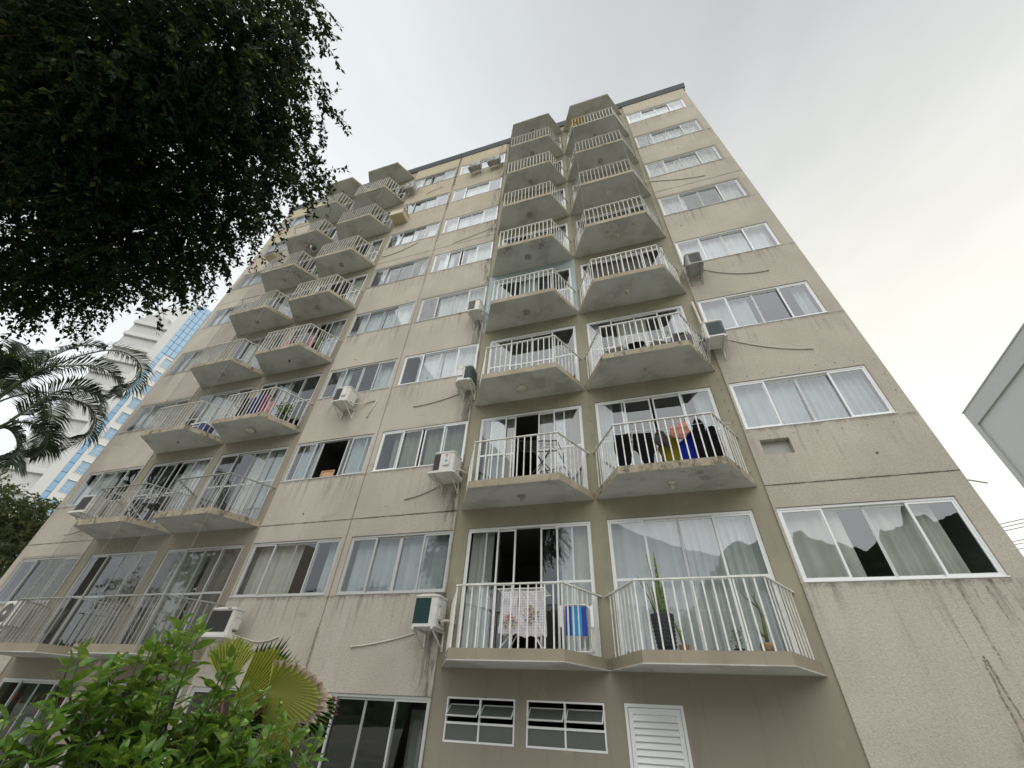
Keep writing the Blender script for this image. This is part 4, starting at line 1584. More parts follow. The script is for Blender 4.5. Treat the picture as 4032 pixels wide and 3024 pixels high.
def pot_plant(name, x, y, z, pr, ph_, mat, leafmat, label, n=60, ls=0.05, spread=0.06, height=0.2, stems=5, sides=12):
    rr = random.Random(int(abs(x) * 977))
    t = tag(empty(name, (x, y, z)), label, 'plant')
    b = MB()
    b.lathe([(pr * 0.75, 0), (pr, ph_ * 0.95), (pr * 0.88, ph_), (pr * 0.8, ph_ * 0.9)], sides=sides)
    b.build('pot', mat, t, smooth=True)
    b = MB()
    for i in range(stems):
        a = rr.uniform(0, 6.28)
        r = spread * rr.uniform(0.5, 1.3)
        b.tube([(0, 0, ph_ * 0.8), (r * 0.5 * math.cos(a), r * 0.5 * math.sin(a), ph_ + height * 0.5), (r * math.cos(a), r * math.sin(a), ph_ + height)], 0.004, 4)
    b.build('stems', m_bark, t)
    b = MB()
    leafy(b, (0, 0, ph_), n, ls, rr, spread, height)
    tag(b.build('foliage', leafmat, t), kind='stuff')
    return t


pot_plant('potted_plant', 0.97, -0.82, FL(0), 0.070, 0.035, m_pot, m_green, 'small sprig plant in a shallow black dish on the lowest right balcony', 60, 0.05, 0.055, 0.22)
# tall branching succulent in a basket
t = tag(empty('succulent', (1.33, -0.78, FL(0))), 'tall bent succulent with few arms in a round woven basket', 'plant')
b = MB()
b.lathe([(0.075, 0), (0.095, 0.03), (0.098, 0.07), (0.09, 0.105), (0.08, 0.105), (0.075, 0.08)], sides=18)
b.build('basket', m_basket, t, smooth=True)
m_cact = simple('succulent_skin', (0.16, 0.18, 0.07), 0.6, 0.3, 20)
for pts, r in (([(0, 0, 0.08), (0.02, 0, 0.25), (0.035, 0, 0.42), (0.02, 0, 0.56), (-0.02, 0, 0.68)], [0.022, 0.024, 0.02, 0.015, 0.004]), ([(0.025, 0, 0.5), (-0.03, 0.0, 0.58), (-0.10, 0, 0.64), (-0.15, 0, 0.74)], [0.012, 0.012, 0.008, 0.003]),
               ([(0.01, 0, 0.15), (-0.04, 0, 0.22), (-0.06, 0, 0.34)], [0.012, 0.01, 0.003]), ([(0.0, 0, 0.60), (0.01, 0.02, 0.66), (0.04, 0.02, 0.72)], [0.01, 0.008, 0.003]), ([(-0.02, 0, 0.18), (-0.07, 0.01, 0.21), (-0.08, 0.01, 0.27)], [0.01, 0.008, 0.003])):
    b = MB()
    b.tube(pts, r, 6)
    b.build('branch', m_cact, t, smooth=True)

# second floor, third column: black rack
rack(-1.78, -0.52, FL(1), 0.66, 0.88, m_blackm, 'black metal drying rack standing empty before the open door', 0.30, True, 0.15)

# second floor, rightmost column: the laundry lines
b = MB()
for yy in (-0.48, -0.60, -0.72):
    b.tube([(-0.42, yy + 0.2, 6.22), (0.1, yy, 6.12), (0.8, yy, 6.10), (1.45, yy, 6.12), (1.9, yy + 0.25, 6.2)], 0.0035, 4)
tag(b.build('clothes_line', m_rail), 'thin white clothes lines strung across the second-floor right balcony', 'clothes line')
k_black, k_grey = mat_cloth('black_cotton', (0.012, 0.012, 0.015), 0.02), mat_cloth('charcoal_cotton', (0.070, 0.06, 0.062), 0.05)
k_yel, k_pink, k_blu = mat_cloth('mustard_cotton', (0.24, 0.21, 0.02), 0.15), mat_cloth('pink_check_cotton', (0.62, 0.33, 0.25), 0.2, 'pink'), mat_cloth('royal_blue_cotton', (0.015, 0.03, 0.30), 0.1)
LG = 'laundry on the second-floor right balcony'
garment('trousers', [(-0.30, 5.80), (-0.25, 5.50), (-0.24, 5.36), (-0.09, 5.36), (-0.02, 5.52), (0.03, 5.74), (0.06, 6.13), (-0.12, 6.13), (-0.28, 6.14)], -0.62, k_black, 'black shorts hung leftmost on the laundry balcony', 'clothing', 0.03, LG)
garment('trousers', [(0.05, 5.78), (0.12, 5.72), (0.20, 5.50), (0.24, 5.34), (0.36, 5.34), (0.42, 5.66), (0.48, 5.72), (0.46, 6.10), (0.26, 6.12), (0.08, 6.12)], -0.60, k_black, 'black trousers with frayed legs, second from left in the laundry', 'clothing', 0.03, LG)
garment('cap', [(0.46, 5.86), (0.54, 5.78), (0.63, 5.80), (0.72, 5.70), (0.76, 5.72), (0.72, 5.86), (0.66, 6.08), (0.55, 6.12), (0.48, 6.02)], -0.64, k_grey, 'charcoal grey folded garment between black trousers and pink shirt', 'clothing', 0.05, LG)
garment('shirt', [(0.50, 5.78), (0.58, 5.52), (0.62, 5.38), (0.84, 5.38), (0.88, 5.78), (0.86, 6.08), (0.58, 6.08)], -0.50, k_yel, 'mustard yellow shirt hanging below the charcoal garment', 'clothing', 0.02, LG)
garment('shirt', [(0.76, 5.94), (0.84, 5.88), (0.92, 5.86), (1.02, 5.86), (1.06, 5.93), (1.12, 5.98), (1.10, 6.10), (1.09, 6.22), (1.0, 6.23), (0.93, 6.15), (0.78, 6.14)], -0.68, k_pink, 'pink checked shirt bunched over the clothes line', 'clothing', 0.05, LG)
garment('shirt', [(0.86, 5.36), (1.16, 5.36), (1.20, 5.7), (1.22, 6.02), (1.14, 6.05), (1.06, 5.98), (0.98, 5.90), (0.88, 5.84)], -0.56, k_blu, 'royal blue shirt hanging right of the mustard shirt', 'clothing', 0.03, LG)
garment('hooded_top', [(1.16, 5.36), (1.36, 5.36), (1.38, 5.8), (1.40, 6.02), (1.40, 6.16), (1.35, 6.26), (1.26, 6.28), (1.20, 6.18), (1.19, 6.04), (1.12, 6.03), (1.15, 5.7)], -0.62, k_black, 'black hooded top with raised hood on the clothes line', 'clothing', 0.06, LG)
garment('shirt', [(1.37, 5.38), (1.60, 5.38), (1.61, 5.8), (1.60, 6.06), (1.52, 6.10), (1.42, 6.07), (1.38, 5.9)], -0.60, k_black, 'black shirt hung at the right end of the laundry', 'clothing', 0.03, LG)


# third floor, rightmost column: wire armchairs, table with cloth, pet carrier
def wire_chair(x, y, z, rz, label):
    t = tag(empty('wire_chair', (x, y, z), rz), label, 'chair', 'wire armchairs on the third-floor right balcony')
    for s in (-1, 1):
        b = MB()
        b.tube([(s * 0.24, -0.22, 0), (s * 0.25, -0.22, 0.60), (s * 0.26, -0.1, 0.66), (s * 0.26, 0.2, 0.66), (s * 0.24, 0.25, 0)], 0.010, 6)
        b.build('leg', m_alu, t, smooth=True)
    b = MB()
    b.tube([(-0.24, 0.24, 0.40), (-0.22, 0.28, 0.84), (0.22, 0.28, 0.84), (0.24, 0.24, 0.40)], 0.010, 6)
    for i in range(5):
        b.tube([(-0.18 + i * 0.09, 0.25, 0.42), (-0.18 + i * 0.09, 0.28, 0.84)], 0.004, 4)
    b.build('backrest', m_alu, t)
    b = MB()
    b.box(-0.23, 0.23, -0.22, 0.22, 0.38, 0.40)
    b.build('seat', m_alu, t)


wire_chair(0.05, -0.48, FL(2), 1.3, 'wire armchair at the left of the small cloth-covered table')
wire_chair(0.98, -0.45, FL(2), -1.2, 'wire armchair between the cloth-covered table and the pet carrier')
t = tag(empty('balcony_table', (0.50, -0.52, FL(2))), 'small round balcony table under a white cloth', 'table')
b = MB()
b.lathe([(0.20, 0.0), (0.02, 0.02), (0.02, 0.6), (0.24, 0.62), (0.24, 0.635)], sides=16)
b.build('stand', m_black, t)
b = MB()
b.lathe([(0.25, 0.637), (0.252, 0.64), (0.001, 0.645)], sides=16)
t2 = MB()
for i in range(32):
    a0, a1 = 2 * math.pi * i / 32, 2 * math.pi * (i + 1) / 32
    r0 = [0.252 + 0.015 * math.sin(i * 1.9), 0.252 + 0.015 * math.sin((i + 1) * 1.9)]
    t2.face([(r0[0] * math.cos(a0), r0[0] * math.sin(a0), 0.40 + 0.02 * math.sin(i)), (r0[1] * math.cos(a1), r0[1] * math.sin(a1), 0.40 + 0.02 * math.sin(i + 1)), (0.252 * math.cos(a1), 0.252 * math.sin(a1), 0.641), (0.252 * math.cos(a0), 0.252 * math.sin(a0), 0.641)])
b.v_off = len(b.v)
for f_ in t2.f:
    b.f.append(tuple(i + b.v_off for i in f_))
    b.m.append(0)
b.v += t2.v
cl = b.build('tablecloth', cloths['w'])
cl.location = (0.50, -0.52, FL(2))
tag(cl, 'white cloth draped over the small round balcony table', 'tablecloth')
t = tag(empty('pet_carrier', (1.44, -0.58, FL(2))), 'dark grey pet carrier at the right end of the third-floor balcony', 'pet carrier')
b = MB()
P_ = [(-0.20, 0.0), (0.20, 0.0), (0.215, 0.24), (0.16, 0.40), (-0.16, 0.40), (-0.215, 0.24)]
m_carr = simple('dark_grey_shell', (0.070, 0.06, 0.062), 0.45, 0.1)
n0 = len(P_)
b.v += [(x_, -0.24, z_) for x_, z_ in P_] + [(x_, 0.24, z_) for x_, z_ in P_]
b.f += [tuple(range(n0)), tuple(reversed(range(n0, 2 * n0)))]
b.m += [0, 0]
for i in range(n0):
    b.f.append((i, n0 + i, n0 + (i + 1) % n0, (i + 1) % n0))
    b.m.append(0)
b.build('shell', m_carr, t)
b = MB()
b.tube([(-0.13, -0.255, 0.06), (0.13, -0.255, 0.06), (0.14, -0.255, 0.24), (0.10, -0.255, 0.34), (-0.10, -0.255, 0.34), (-0.14, -0.255, 0.24), (-0.13, -0.255, 0.06)], 0.012, 6)
b.build('door_frame', m_carr, t)
b = MB()
b.box(-0.12, 0.12, -0.252, -0.243, 0.07, 0.32)
b.build('dark_opening', m_black, t)
b = MB()
b.tube([(-0.10, 0, 0.40), (-0.08, 0, 0.45), (0.08, 0, 0.45), (0.10, 0, 0.40)], 0.014, 6)
b.build('handle', m_carr, t)

rack(-1.85, -0.5, FL(4), 0.75, 0.80, m_rail, 'white crossed-leg drying rack on the fifth-floor balcony, third column', 0.3)
t = tag(empty('bed_frame', (-2.6, -0.55, FL(5))), 'bent white metal bed frame leaning behind the sixth-floor railing', 'frame')
b = MB()
b.tube([(-0.38, 0, 0.02), (-0.40, 0, 0.55), (-0.33, 0, 0.62), (0.30, 0, 0.70), (0.37, 0, 0.66), (0.42, 0, 0.02)], 0.014, 6)
b.build('tube_frame', m_rail, t, smooth=True)
b = MB()
b.box(-0.42, 0.48, 0.05, 0.10, 0.0, 0.12)
b.build('base_board', m_acdirty, t)
pot_plant('potted_shrub', -0.02, -0.72, FL(7), 0.14, 0.18, m_pot, m_dry, 'dry golden brown plant behind the topmost right railing', 420, 0.10, 0.16, 0.85, 12)
rack(-13.35, -0.5, FL(1), 1.4, 0.85, m_alu, 'grey drying rack behind the second-floor outermost left railing', 0.32, True)
t = tag(empty('folding_chair', (-12.55, -0.5, FL(1)), 0.3), 'black chair at the end of the second-floor outermost left balcony', 'chair')
b = MB()
b.box(-0.2, 0.2, -0.2, 0.2, 0.40, 0.44)
b.build('seat', m_black, t)
b = MB()
b.box(-0.2, 0.2, 0.18, 0.21, 0.44, 0.80)
b.build('backrest', m_black, t)
for sx_ in (-0.18, 0.18):
    for sy_ in (-0.18, 0.18):
        b = MB()
        b.tube([(sx_, sy_, 0), (sx_, sy_, 0.4)], 0.012, 5)
        b.build('leg', m_black, t)
t = tag(empty('storage_crate', (-12.72, -0.42, FL(2))), 'white and navy storage crate on the third-floor outermost left balcony', 'crate')
b = MB()
b.prism(rrect(0.62, -0.2, 0.2, 0.05), 0, 0.26)
b.build('tub', m_navy, t)
b = MB()
b.prism(rrect(0.66, -0.22, 0.22, 0.06), 0.26, 0.31)
b.build('lid', m_white, t)
b = MB()
b.box(-0.1, 0.1, -0.225, -0.201, 0.16, 0.19)
b.build('handle', m_white, t)

k_nav, k_redc, k_rose, k_flo = mat_cloth('navy_cotton', (0.02, 0.025, 0.12), 0.05), mat_cloth('dark_red_cotton', (0.22, 0.02, 0.04), 0.1), mat_cloth('rose_cotton', (0.62, 0.30, 0.33), 0.2), mat_cloth('patterned_cotton', (0.35, 0.30, 0.32), 0.2)
LG = 'laundry on the third-floor second-column balcony'
for i, (xa, xb, zt, zb, mt, lab) in enumerate(((-11.30, -11.05, 9.05, 8.25, k_black, 'black garment at the left of the third-floor laundry'), (-11.0, -10.82, 9.05, 8.2, k_nav, 'narrow navy cloth in the third-floor laundry'),
                                               (-10.80, -10.50, 9.12, 8.15, k_nav, 'wide navy cloth in the third-floor laundry'), (-10.46, -10.28, 9.05, 8.2, k_redc, 'dark red garment right of the navy cloths'),
                                               (-10.2, -9.95, 8.75, 8.15, k_rose, 'rose coloured garment at the right of the third-floor laundry'))):
    garment('garment', [(xa, zb), ((xa + xb) / 2, zb - 0.02), (xb, zb + 0.02), (xb, zt), ((xa + xb) / 2, zt + 0.01), (xa, zt)], -0.6, mt, lab, 'clothing', 0.02, LG)
pot_plant('potted_plant', -9.62, -0.42, FL(2), 0.14, 0.2, m_pot, m_green, 'bushy green potted plant at the right corner of the third-floor second-column balcony', 260, 0.09, 0.13, 0.35, 8)
LG = 'laundry on the fourth-floor second-column balcony'
for i, (xa, xb, zt, zb, mt, lab) in enumerate(((-11.0, -10.72, 11.58, 11.32, k_rose, 'pale pink cloth at the left of the fourth-floor laundry'), (-10.5, -10.05, 11.75, 11.1, mat_cloth('grey_cotton', (0.35, 0.35, 0.36), 0.2), 'grey cloth in the fourth-floor laundry'),
                                               (-9.88, -9.66, 11.45, 10.95, k_rose, 'pink and red cloth at the right of the fourth-floor laundry'))):
    garment('garment', [(xa, zb), ((xa + xb) / 2, zb - 0.02), (xb, zb + 0.02), (xb, zt), ((xa + xb) / 2, zt + 0.02), (xa, zt)], -0.6, mt, lab, 'clothing', 0.02, LG)
bl = [(rr.uniform(0, 6.28), rr.uniform(0.05, 0.3), rr.uniform(0.35, 0.65), 0.06, 0, 0, 0.05) for _ in range(8)]
snake(-9.58, -0.45, FL(3), 0.10, 0.14, bl, 'upright leafy plant at the right corner of the fourth-floor second-column balcony', m_pot)
rack(-10.3, -0.45, FL(3), 0.9, 0.8, m_alu, 'grey drying rack on the fourth-floor second-column balcony', 0.3)
rack(-9.9, -0.5, FL(6), 0.6, 0.8, m_rail, 'white drying rack on the seventh-floor second-column balcony', 0.25) if False else None
for i, (x_, y_, z_, lab) in enumerate(((-13.3, -0.55, 18.88, 'first hanging pot from the left under the sixth-floor slab'), (-12.95, -0.5, 18.7, 'second hanging pot from the left under the sixth-floor slab'), (-12.45, -0.7, 18.1, 'lowest hanging pot near the balcony corner, sixth floor'))):
    t = tag(empty('hanging_pot', (x_, y_, z_ - 0.25)), lab, 'plant', 'hanging pots on the left balconies')
    b = MB()
    b.lathe([(0.05, 0), (0.10, 0.09), (0.11, 0.12), (0.09, 0.12)], sides=10)
    b.build('pot', (m_basket, m_white, m_pot)[i], t)
    b = MB()
    zt_ = 19.10 - (z_ - 0.25)
    for j in range(3):
        a = 2.09 * j
        b.tube([(0.1 * math.cos(a), 0.1 * math.sin(a), 0.11), (0, 0, 0.4), (0, 0, zt_)], 0.003, 3)
    b.build('hanging_wires', m_blackm, t)
    b = MB()
    leafy(b, (0, 0, 0.08), 50, 0.07, random.Random(i), 0.07, 0.12)
    tag(b.build('foliage', m_green, t), kind='stuff')

# picture frame on the sill of the open window
t = tag(empty('picture_frame', (-7.80, 0.18, 6.31)), 'pale wooden picture frame standing in the open second-floor window', 'picture frame')
b = MB()
w_, h_ = 0.42, 0.30
for q in ((-w_ / 2, w_ / 2, 0, 0.035), (-w_ / 2, w_ / 2, h_ - 0.035, h_)):
    b.box(q[0], q[1], -0.012, 0.012, q[2], q[3])
b.box(-w_ / 2, -w_ / 2 + 0.035, -0.012, 0.012, 0.035, h_ - 0.035)
b.box(w_ / 2 - 0.035, w_ / 2, -0.012, 0.012, 0.035, h_ - 0.035)
b.build('moulding', m_wood, t)
b = MB()
b.box(-w_ / 2 + 0.03, w_ / 2 - 0.03, 0.0, 0.008, 0.03, h_ - 0.03)
b.build('panel', simple('picture_board', (0.55, 0.36, 0.22), 0.6, 0.2), t)

# paper ornaments hanging inside the far left shop window
cols = [(0.40, 0.04, 0.05), (0.30, 0.08, 0.10), (0.42, 0.32, 0.12), (0.12, 0.22, 0.34), (0.45, 0.20, 0.10)]
orn = [simple('ornament_paper', c_, 0.6, 0.1) for c_ in cols]
rr = random.Random(3)
for i in range(14):
    b = MB()
    b.lathe([(0.004, 0.10), (0.03, 0.05), (0.04, 0), (0.028, -0.05), (0.003, -0.09)], sides=8)
    b.tube([(0, 0, 0.09), (0, 0, 0.35)], 0.002, 3)
    ci = i % 5
    o = b.build('hanging_ornament', orn[ci], smooth=True)
    o.location = (-14.6 + i * 0.155, 0.35 + 0.05 * (i % 3), 1.60 - 0.05 * (i % 2) - 0.04 * (i % 3))
    tag(o, '%s paper ornament, %s in the row inside the leftmost shop window' % (('red', 'dark red', 'yellow', 'blue', 'orange')[ci], ('first from left', 'second from left', 'third from left', 'fourth from left', 'fifth from left', 'sixth from left', 'seventh from left', 'seventh from right', 'sixth from right', 'fifth from right', 'fourth from right', 'third from right', 'second from right', 'first from right')[i]), 'ornament', 'paper ornaments in the leftmost shop window')
t = tag(empty('room_divider', (-4.25, 0.9, -0.2)), 'pale door panel standing inside the ground-floor glazing, right end', 'panel')
b = MB()
b.box(-0.32, 0.32, 0, 0.04, 0, 1.95)
b.build('board', m_acdirty, t)
b = MB()
b.box(-0.25, -0.05, -0.012, -0.001, 1.1, 1.8)
b.box(0.02, 0.25, -0.012, -0.001, 1.1, 1.8)
b.build('panel', m_alu, t)
t = tag(empty('shop_poster', (-13.6, 0.30, 1.05)), 'grey printed notice behind the leftmost shop window', 'notice')
b = MB()
b.box(-0.14, 0.14, 0, 0.004, -0.2, 0.2)
b.build('paper', m_sticker, t)
t = tag(empty('extinguisher_sign', (-7.05, 0.40, 1.32)), 'red and yellow notice behind the fan palm', 'sign')
b = MB()
b.box(-0.11, 0.11, 0, 0.01, -0.14, 0.14)
b.build('board', m_red, t)
b = MB()
b.box(-0.07, 0.07, -0.003, -0.001, -0.02, 0.08)
b.build('panel', simple('yellow_print', (0.6, 0.5, 0.15), 0.5, 0.02), t)

# ---------------------------------------------------------------- the large dark tree overhead
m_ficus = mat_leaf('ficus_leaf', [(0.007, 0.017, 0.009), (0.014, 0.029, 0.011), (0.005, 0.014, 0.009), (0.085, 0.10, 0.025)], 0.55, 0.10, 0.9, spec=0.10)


def rand_dirs(n, g):
    v = g.normal(size=(n, 3))
    return v / np.linalg.norm(v, axis=1)[:, None]


def leaf_quads(p, d, up, ls, ws):
    """rhombic leaves: p base (N,3), d direction, up hint, ls length (N,), ws width (N,)"""
    s = np.cross(d, up)
    s /= np.maximum(np.linalg.norm(s, axis=1)[:, None], 1e-6)
    n = np.cross(s, d)
    a = p
    b1 = p + d * (ls * 0.42)[:, None] + s * (ws * 0.5)[:, None] + n * (ws * 0.18)[:, None]
    c = p + d * ls[:, None]
    b2 = p + d * (ls * 0.42)[:, None] - s * (ws * 0.5)[:, None] + n * (ws * 0.18)[:, None]
    # two triangles folded on the midrib, stored as one quad strip
    return np.stack([a, b1, c, b2], axis=1)


def crown(blobs, twigs_per, leaves_per, g, leaf=(0.045, 0.07), twig=0.55, droop=0.9, aspect=0.55):
    """drooping twigs scattered through overlapping lobes; returns leaf quads and twig polylines"""
    out, tw = [], []
    for (cx, cy, cz, r) in blobs:
        nt_ = int(twigs_per * (r / 0.9) ** 2)
        dirs = rand_dirs(nt_, g)
        rad = r * g.uniform(0.15, 1.0, nt_) ** 0.6
        base = np.array([cx, cy, cz]) + dirs * rad[:, None]
        out_dir = dirs * 0.8 + g.normal(size=(nt_, 3)) * 0.35
        out_dir[:, 2] = out_dir[:, 2] * 0.5 - droop * g.uniform(0.4, 1.2, nt_)
        out_dir /= np.linalg.norm(out_dir, axis=1)[:, None]
        L_ = twig * g.uniform(0.5, 1.2, nt_)
        for i in range(leaves_per):
            u = (i + g.uniform(0, 0.9, nt_)) / leaves_per
            bend = np.zeros((nt_, 3))
            bend[:, 2] = -0.18 * u ** 2 * L_
            p = base + out_dir * (L_ * u)[:, None] + bend + g.normal(size=(nt_, 3)) * 0.012
            d = out_dir * 0.35 + rand_dirs(nt_, g) * 0.75
            d[:, 2] -= 0.35
            d /= np.linalg.norm(d, axis=1)[:, None]
            ls = g.uniform(leaf[0], leaf[1], nt_)
            out.append(leaf_quads(p, d, rand_dirs(nt_, g), ls, ls * aspect))
        tw.append(np.stack([base, base + out_dir * L_[:, None]], axis=1))
    return np.concatenate(out), np.concatenate(tw)


def twig_mesh(name, segs, w, mat):
    a, b = segs[:, 0], segs[:, 1]
    d = b - a
    s = np.cross(d, np.array([0.3, 0.5, 0.8]))
    s /= np.maximum(np.linalg.norm(s, axis=1)[:, None], 1e-6)
    n = np.cross(d, s)
    n /= np.maximum(np.linalg.norm(n, axis=1)[:, None], 1e-6)
    q = []
    for k in range(3):
        a0, a1 = 2 * np.pi * k / 3, 2 * np.pi * (k + 1) / 3
        o0 = (s * np.cos(a0) + n * np.sin(a0)) * w
        o1 = (s * np.cos(a1) + n * np.sin(a1)) * w
        q.append(np.stack([a + o0, a + o1, b + o1 * 0.4, b + o0 * 0.4], axis=1))
    return np_mesh(name, np.concatenate(q), 4, mat)


FB = [(-5.2, -8.46, 6.71, 0.74), (-5.05, -8.33, 7.27, 0.75), (-4.9, -8.19, 8.13, 0.62), (-3.63, -7.93, 7.38, 0.81), (-3.41, -7.83, 8.13, 0.41), (-6.72, -8.11, 7.57, 0.72), (-6.04, -7.85, 7.78, 0.72), (-5.2, -7.62, 7.94, 0.64), (-4.58, -7.49, 8.39, 0.82), (-3.96, -7.34, 8.48, 0.47), (-6.53, -7.59, 6.68, 0.62), (-6.33, -7.32, 7.21, 0.75), (-5.12, -7.13, 6.99, 0.61), (-5.3, -6.82, 8.44, 0.72), (-4.48, -6.73, 8.61, 0.49), (-6.9, -7.11, 6.29, 0.83), (-6.0, -6.92, 6.3, 0.8), (-5.67, -6.63, 6.8, 0.83), (-5.71, -6.37, 8.06, 0.62), (-4.17, -6.53, 7.21, 0.41), (-7.53, -6.6, 6.24, 0.43), (-6.62, -6.45, 6.22, 0.42), (-6.05, -6.34, 6.5, 0.43), (-5.36, -6.36, 6.75, 0.45), (-4.44, -6.32, 8.2, 0.49), (-5.37, -6.0, 7.68, 0.49), (-6.43, -5.81, 7.09, 0.5), (-7.18, -6.58, 5.54, 0.4), (-7.28, -6.24, 6.1, 0.5), (-7.03, -6.0, 6.56, 0.45), (-6.68, -7.31, 6.62, 0.65), (-5.97, -7.48, 7.82, 0.74), (-4.56, -7.3, 7.45, 0.62), (-6.1, -8.23, 7.75, 0.85), (-4.54, -8.0, 6.92, 0.8), (-4.45, -7.82, 7.89, 0.64), (-5.57, -7.73, 6.54, 0.79), (-6.46, -6.9, 7.39, 0.61), (-4.22, -7.72, 8.57, 0.61), (-4.66, -7.06, 8.53, 0.68)]
FB += [(-6.0, -9.2, 6.8, .8), (-6.8, -8.6, 7.8, .8), (-5.2, -9.2, 8.3, .8), (-7.8, -8.2, 6.6, .8), (-6.4, -8.0, 9.0, .8), (-4.6, -8.8, 9.2, .8), (-7.8, -7.0, 8.4, .8), (-3.9, -8.5, 9.7, .7), (-7.0, -9.8, 7.4, .8), (-8.2, -9.0, 8.4, .8)]
FB += [(-3.35, -7.45, 8.55, .34), (-3.65, -6.75, 8.3, .32), (-4.15, -6.15, 7.95, .32), (-4.75, -6.1, 7.3, .32), (-5.3, -6.0, 6.6, .34), (-5.75, -6.05, 6.1, .32), (-3.1, -7.9, 8.6, .3)]
blobs = FB
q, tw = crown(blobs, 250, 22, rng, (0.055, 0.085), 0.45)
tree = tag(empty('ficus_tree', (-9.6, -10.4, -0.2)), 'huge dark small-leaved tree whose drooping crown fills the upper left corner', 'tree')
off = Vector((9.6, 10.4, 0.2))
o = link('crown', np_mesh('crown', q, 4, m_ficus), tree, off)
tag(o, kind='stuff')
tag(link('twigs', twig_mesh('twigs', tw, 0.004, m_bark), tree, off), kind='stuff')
b = MB()
b.tube([(-9.6, -10.4, -0.2), (-9.5, -10.3, 1.0), (-9.2, -10.1, 2.6), (-8.8, -9.7, 4.2)], [0.42, 0.34, 0.30, 0.26], 12)
b.build('trunk', m_bark, tree, smooth=True).location = off
rr = random.Random(2)
for tx_, ty_, tz_ in ((-6.6, -8.6, 7.4), (-5.0, -7.6, 7.6), (-6.4, -6.6, 6.8), (-7.6, -8.0, 8.2), (-4.4, -6.6, 8.1), (-5.0, -8.6, 8.8), (-6.9, -6.1, 6.3)):
    b = MB()
    A = Vector((-8.8, -9.7, 4.1))
    B = Vector((tx_, ty_, tz_))
    pts = [A]
    for i in range(1, 6):
        u = i / 5
        pts.append(A.lerp(B, u) + Vector((rr.uniform(-.12, .12), rr.uniform(-.12, .12), 0.5 * math.sin(math.pi * u) + rr.uniform(-.08, .08))))
    b.tube(pts, [0.16, 0.12, 0.09, 0.06, 0.04, 0.015], 7)
    b.build('branch', m_bark, tree, smooth=True).location = off

# ---------------------------------------------------------------- palm at the left
PALM_FRONDS = [
   [(-19.36, -2.77, 8.03), (-19.45, -2.65, 9.05), (-19.52, -2.52, 9.91), (-19.59, -2.35, 10.53), (-19.59, -1.95, 11.56), (-19.51, -1.34, 12.51), (-19.4, -0.67, 12.76), (-19.32, -0.17, 12.49), (-19.36, 0.01, 11.77), (-19.53, -0.09, 11.26), (-19.72, -0.3, 10.89)] ,
   [(-19.36, -2.77, 8.03), (-19.25, -2.7, 8.98), (-19.15, -2.65, 9.79), (-19.03, -2.55, 10.34), (-18.82, -2.15, 10.77), (-18.59, -1.7, 11.12), (-18.31, -1.18, 11.14), (-18.1, -0.84, 10.76), (-17.98, -0.8, 10.37)] ,
   [(-19.31, -2.56, 7.71), (-19.26, -2.15, 8.2), (-19.3, -2.03, 8.77), (-19.29, -1.79, 9.46), (-19.22, -1.34, 9.95), (-19.09, -0.77, 10.01), (-19.0, -0.35, 9.62), (-19.02, -0.22, 9.0), (-19.18, -0.45, 8.29)] ,
   [(-19.31, -2.56, 7.71), (-19.06, -2.23, 8.16), (-18.87, -2.11, 8.69), (-18.68, -2.0, 9.51), (-18.43, -1.72, 10.01), (-18.13, -1.29, 10.07), (-17.86, -0.99, 9.8), (-17.64, -0.86, 9.32)] ,
   [(-19.31, -2.56, 7.71), (-19.32, -2.11, 8.18), (-19.37, -1.84, 8.61), (-19.37, -1.43, 8.76), (-19.37, -1.02, 8.65), (-19.43, -0.81, 8.29), (-19.59, -0.86, 7.84)] ,
   [(-19.31, -2.56, 7.71), (-19.17, -2.33, 8.02), (-19.02, -2.06, 8.17), (-18.86, -1.79, 7.99), (-18.72, -1.59, 7.64), (-18.63, -1.56, 7.25), (-18.6, -1.67, 6.93)] ,
   [(-19.36, -2.77, 8.03), (-19.61, -2.74, 9.01), (-19.91, -2.88, 10.02), (-20.17, -2.92, 10.79), (-20.39, -2.77, 11.3), (-20.55, -2.38, 11.45)] ,
   [(-19.36, -2.77, 8.03), (-19.27, -3.09, 8.98), (-19.15, -3.32, 9.49), (-18.99, -3.33, 9.75), (-18.77, -3.13, 9.78), (-18.53, -2.86, 9.53)] ,
   [(-19.36, -2.77, 8.03), (-19.39, -2.72, 9.09), (-19.4, -2.62, 9.91), (-19.43, -2.59, 10.63), (-19.42, -2.41, 11.34), (-19.4, -2.19, 11.87), (-19.36, -1.91, 12.2), (-19.3, -1.59, 12.36)] ,
]
m_palm = mat_leaf('palm_leaflet', [(0.010, 0.024, 0.010), (0.020, 0.040, 0.014), (0.008, 0.018, 0.010)], 0.45, 0.08, 1.5)
m_rachis = simple('palm_rachis', (0.09, 0.10, 0.05), 0.5, 0.15)


def spline(pts, n):
    P = [Vector(p) for p in pts]
    res = []
    for k in range(n + 1):
        s = k / n * (len(P) - 1)
        i = min(int(s), len(P) - 2)
        u = s - i
        p0, p1, p2, p3 = P[max(i - 1, 0)], P[i], P[i + 1], P[min(i + 2, len(P) - 1)]
        res.append(0.5 * ((2 * p1) + (p2 - p0) * u + (2 * p0 - 5 * p1 + 4 * p2 - p3) * u * u + (3 * p1 - p0 - 3 * p2 + p3) * u ** 3))
    return res


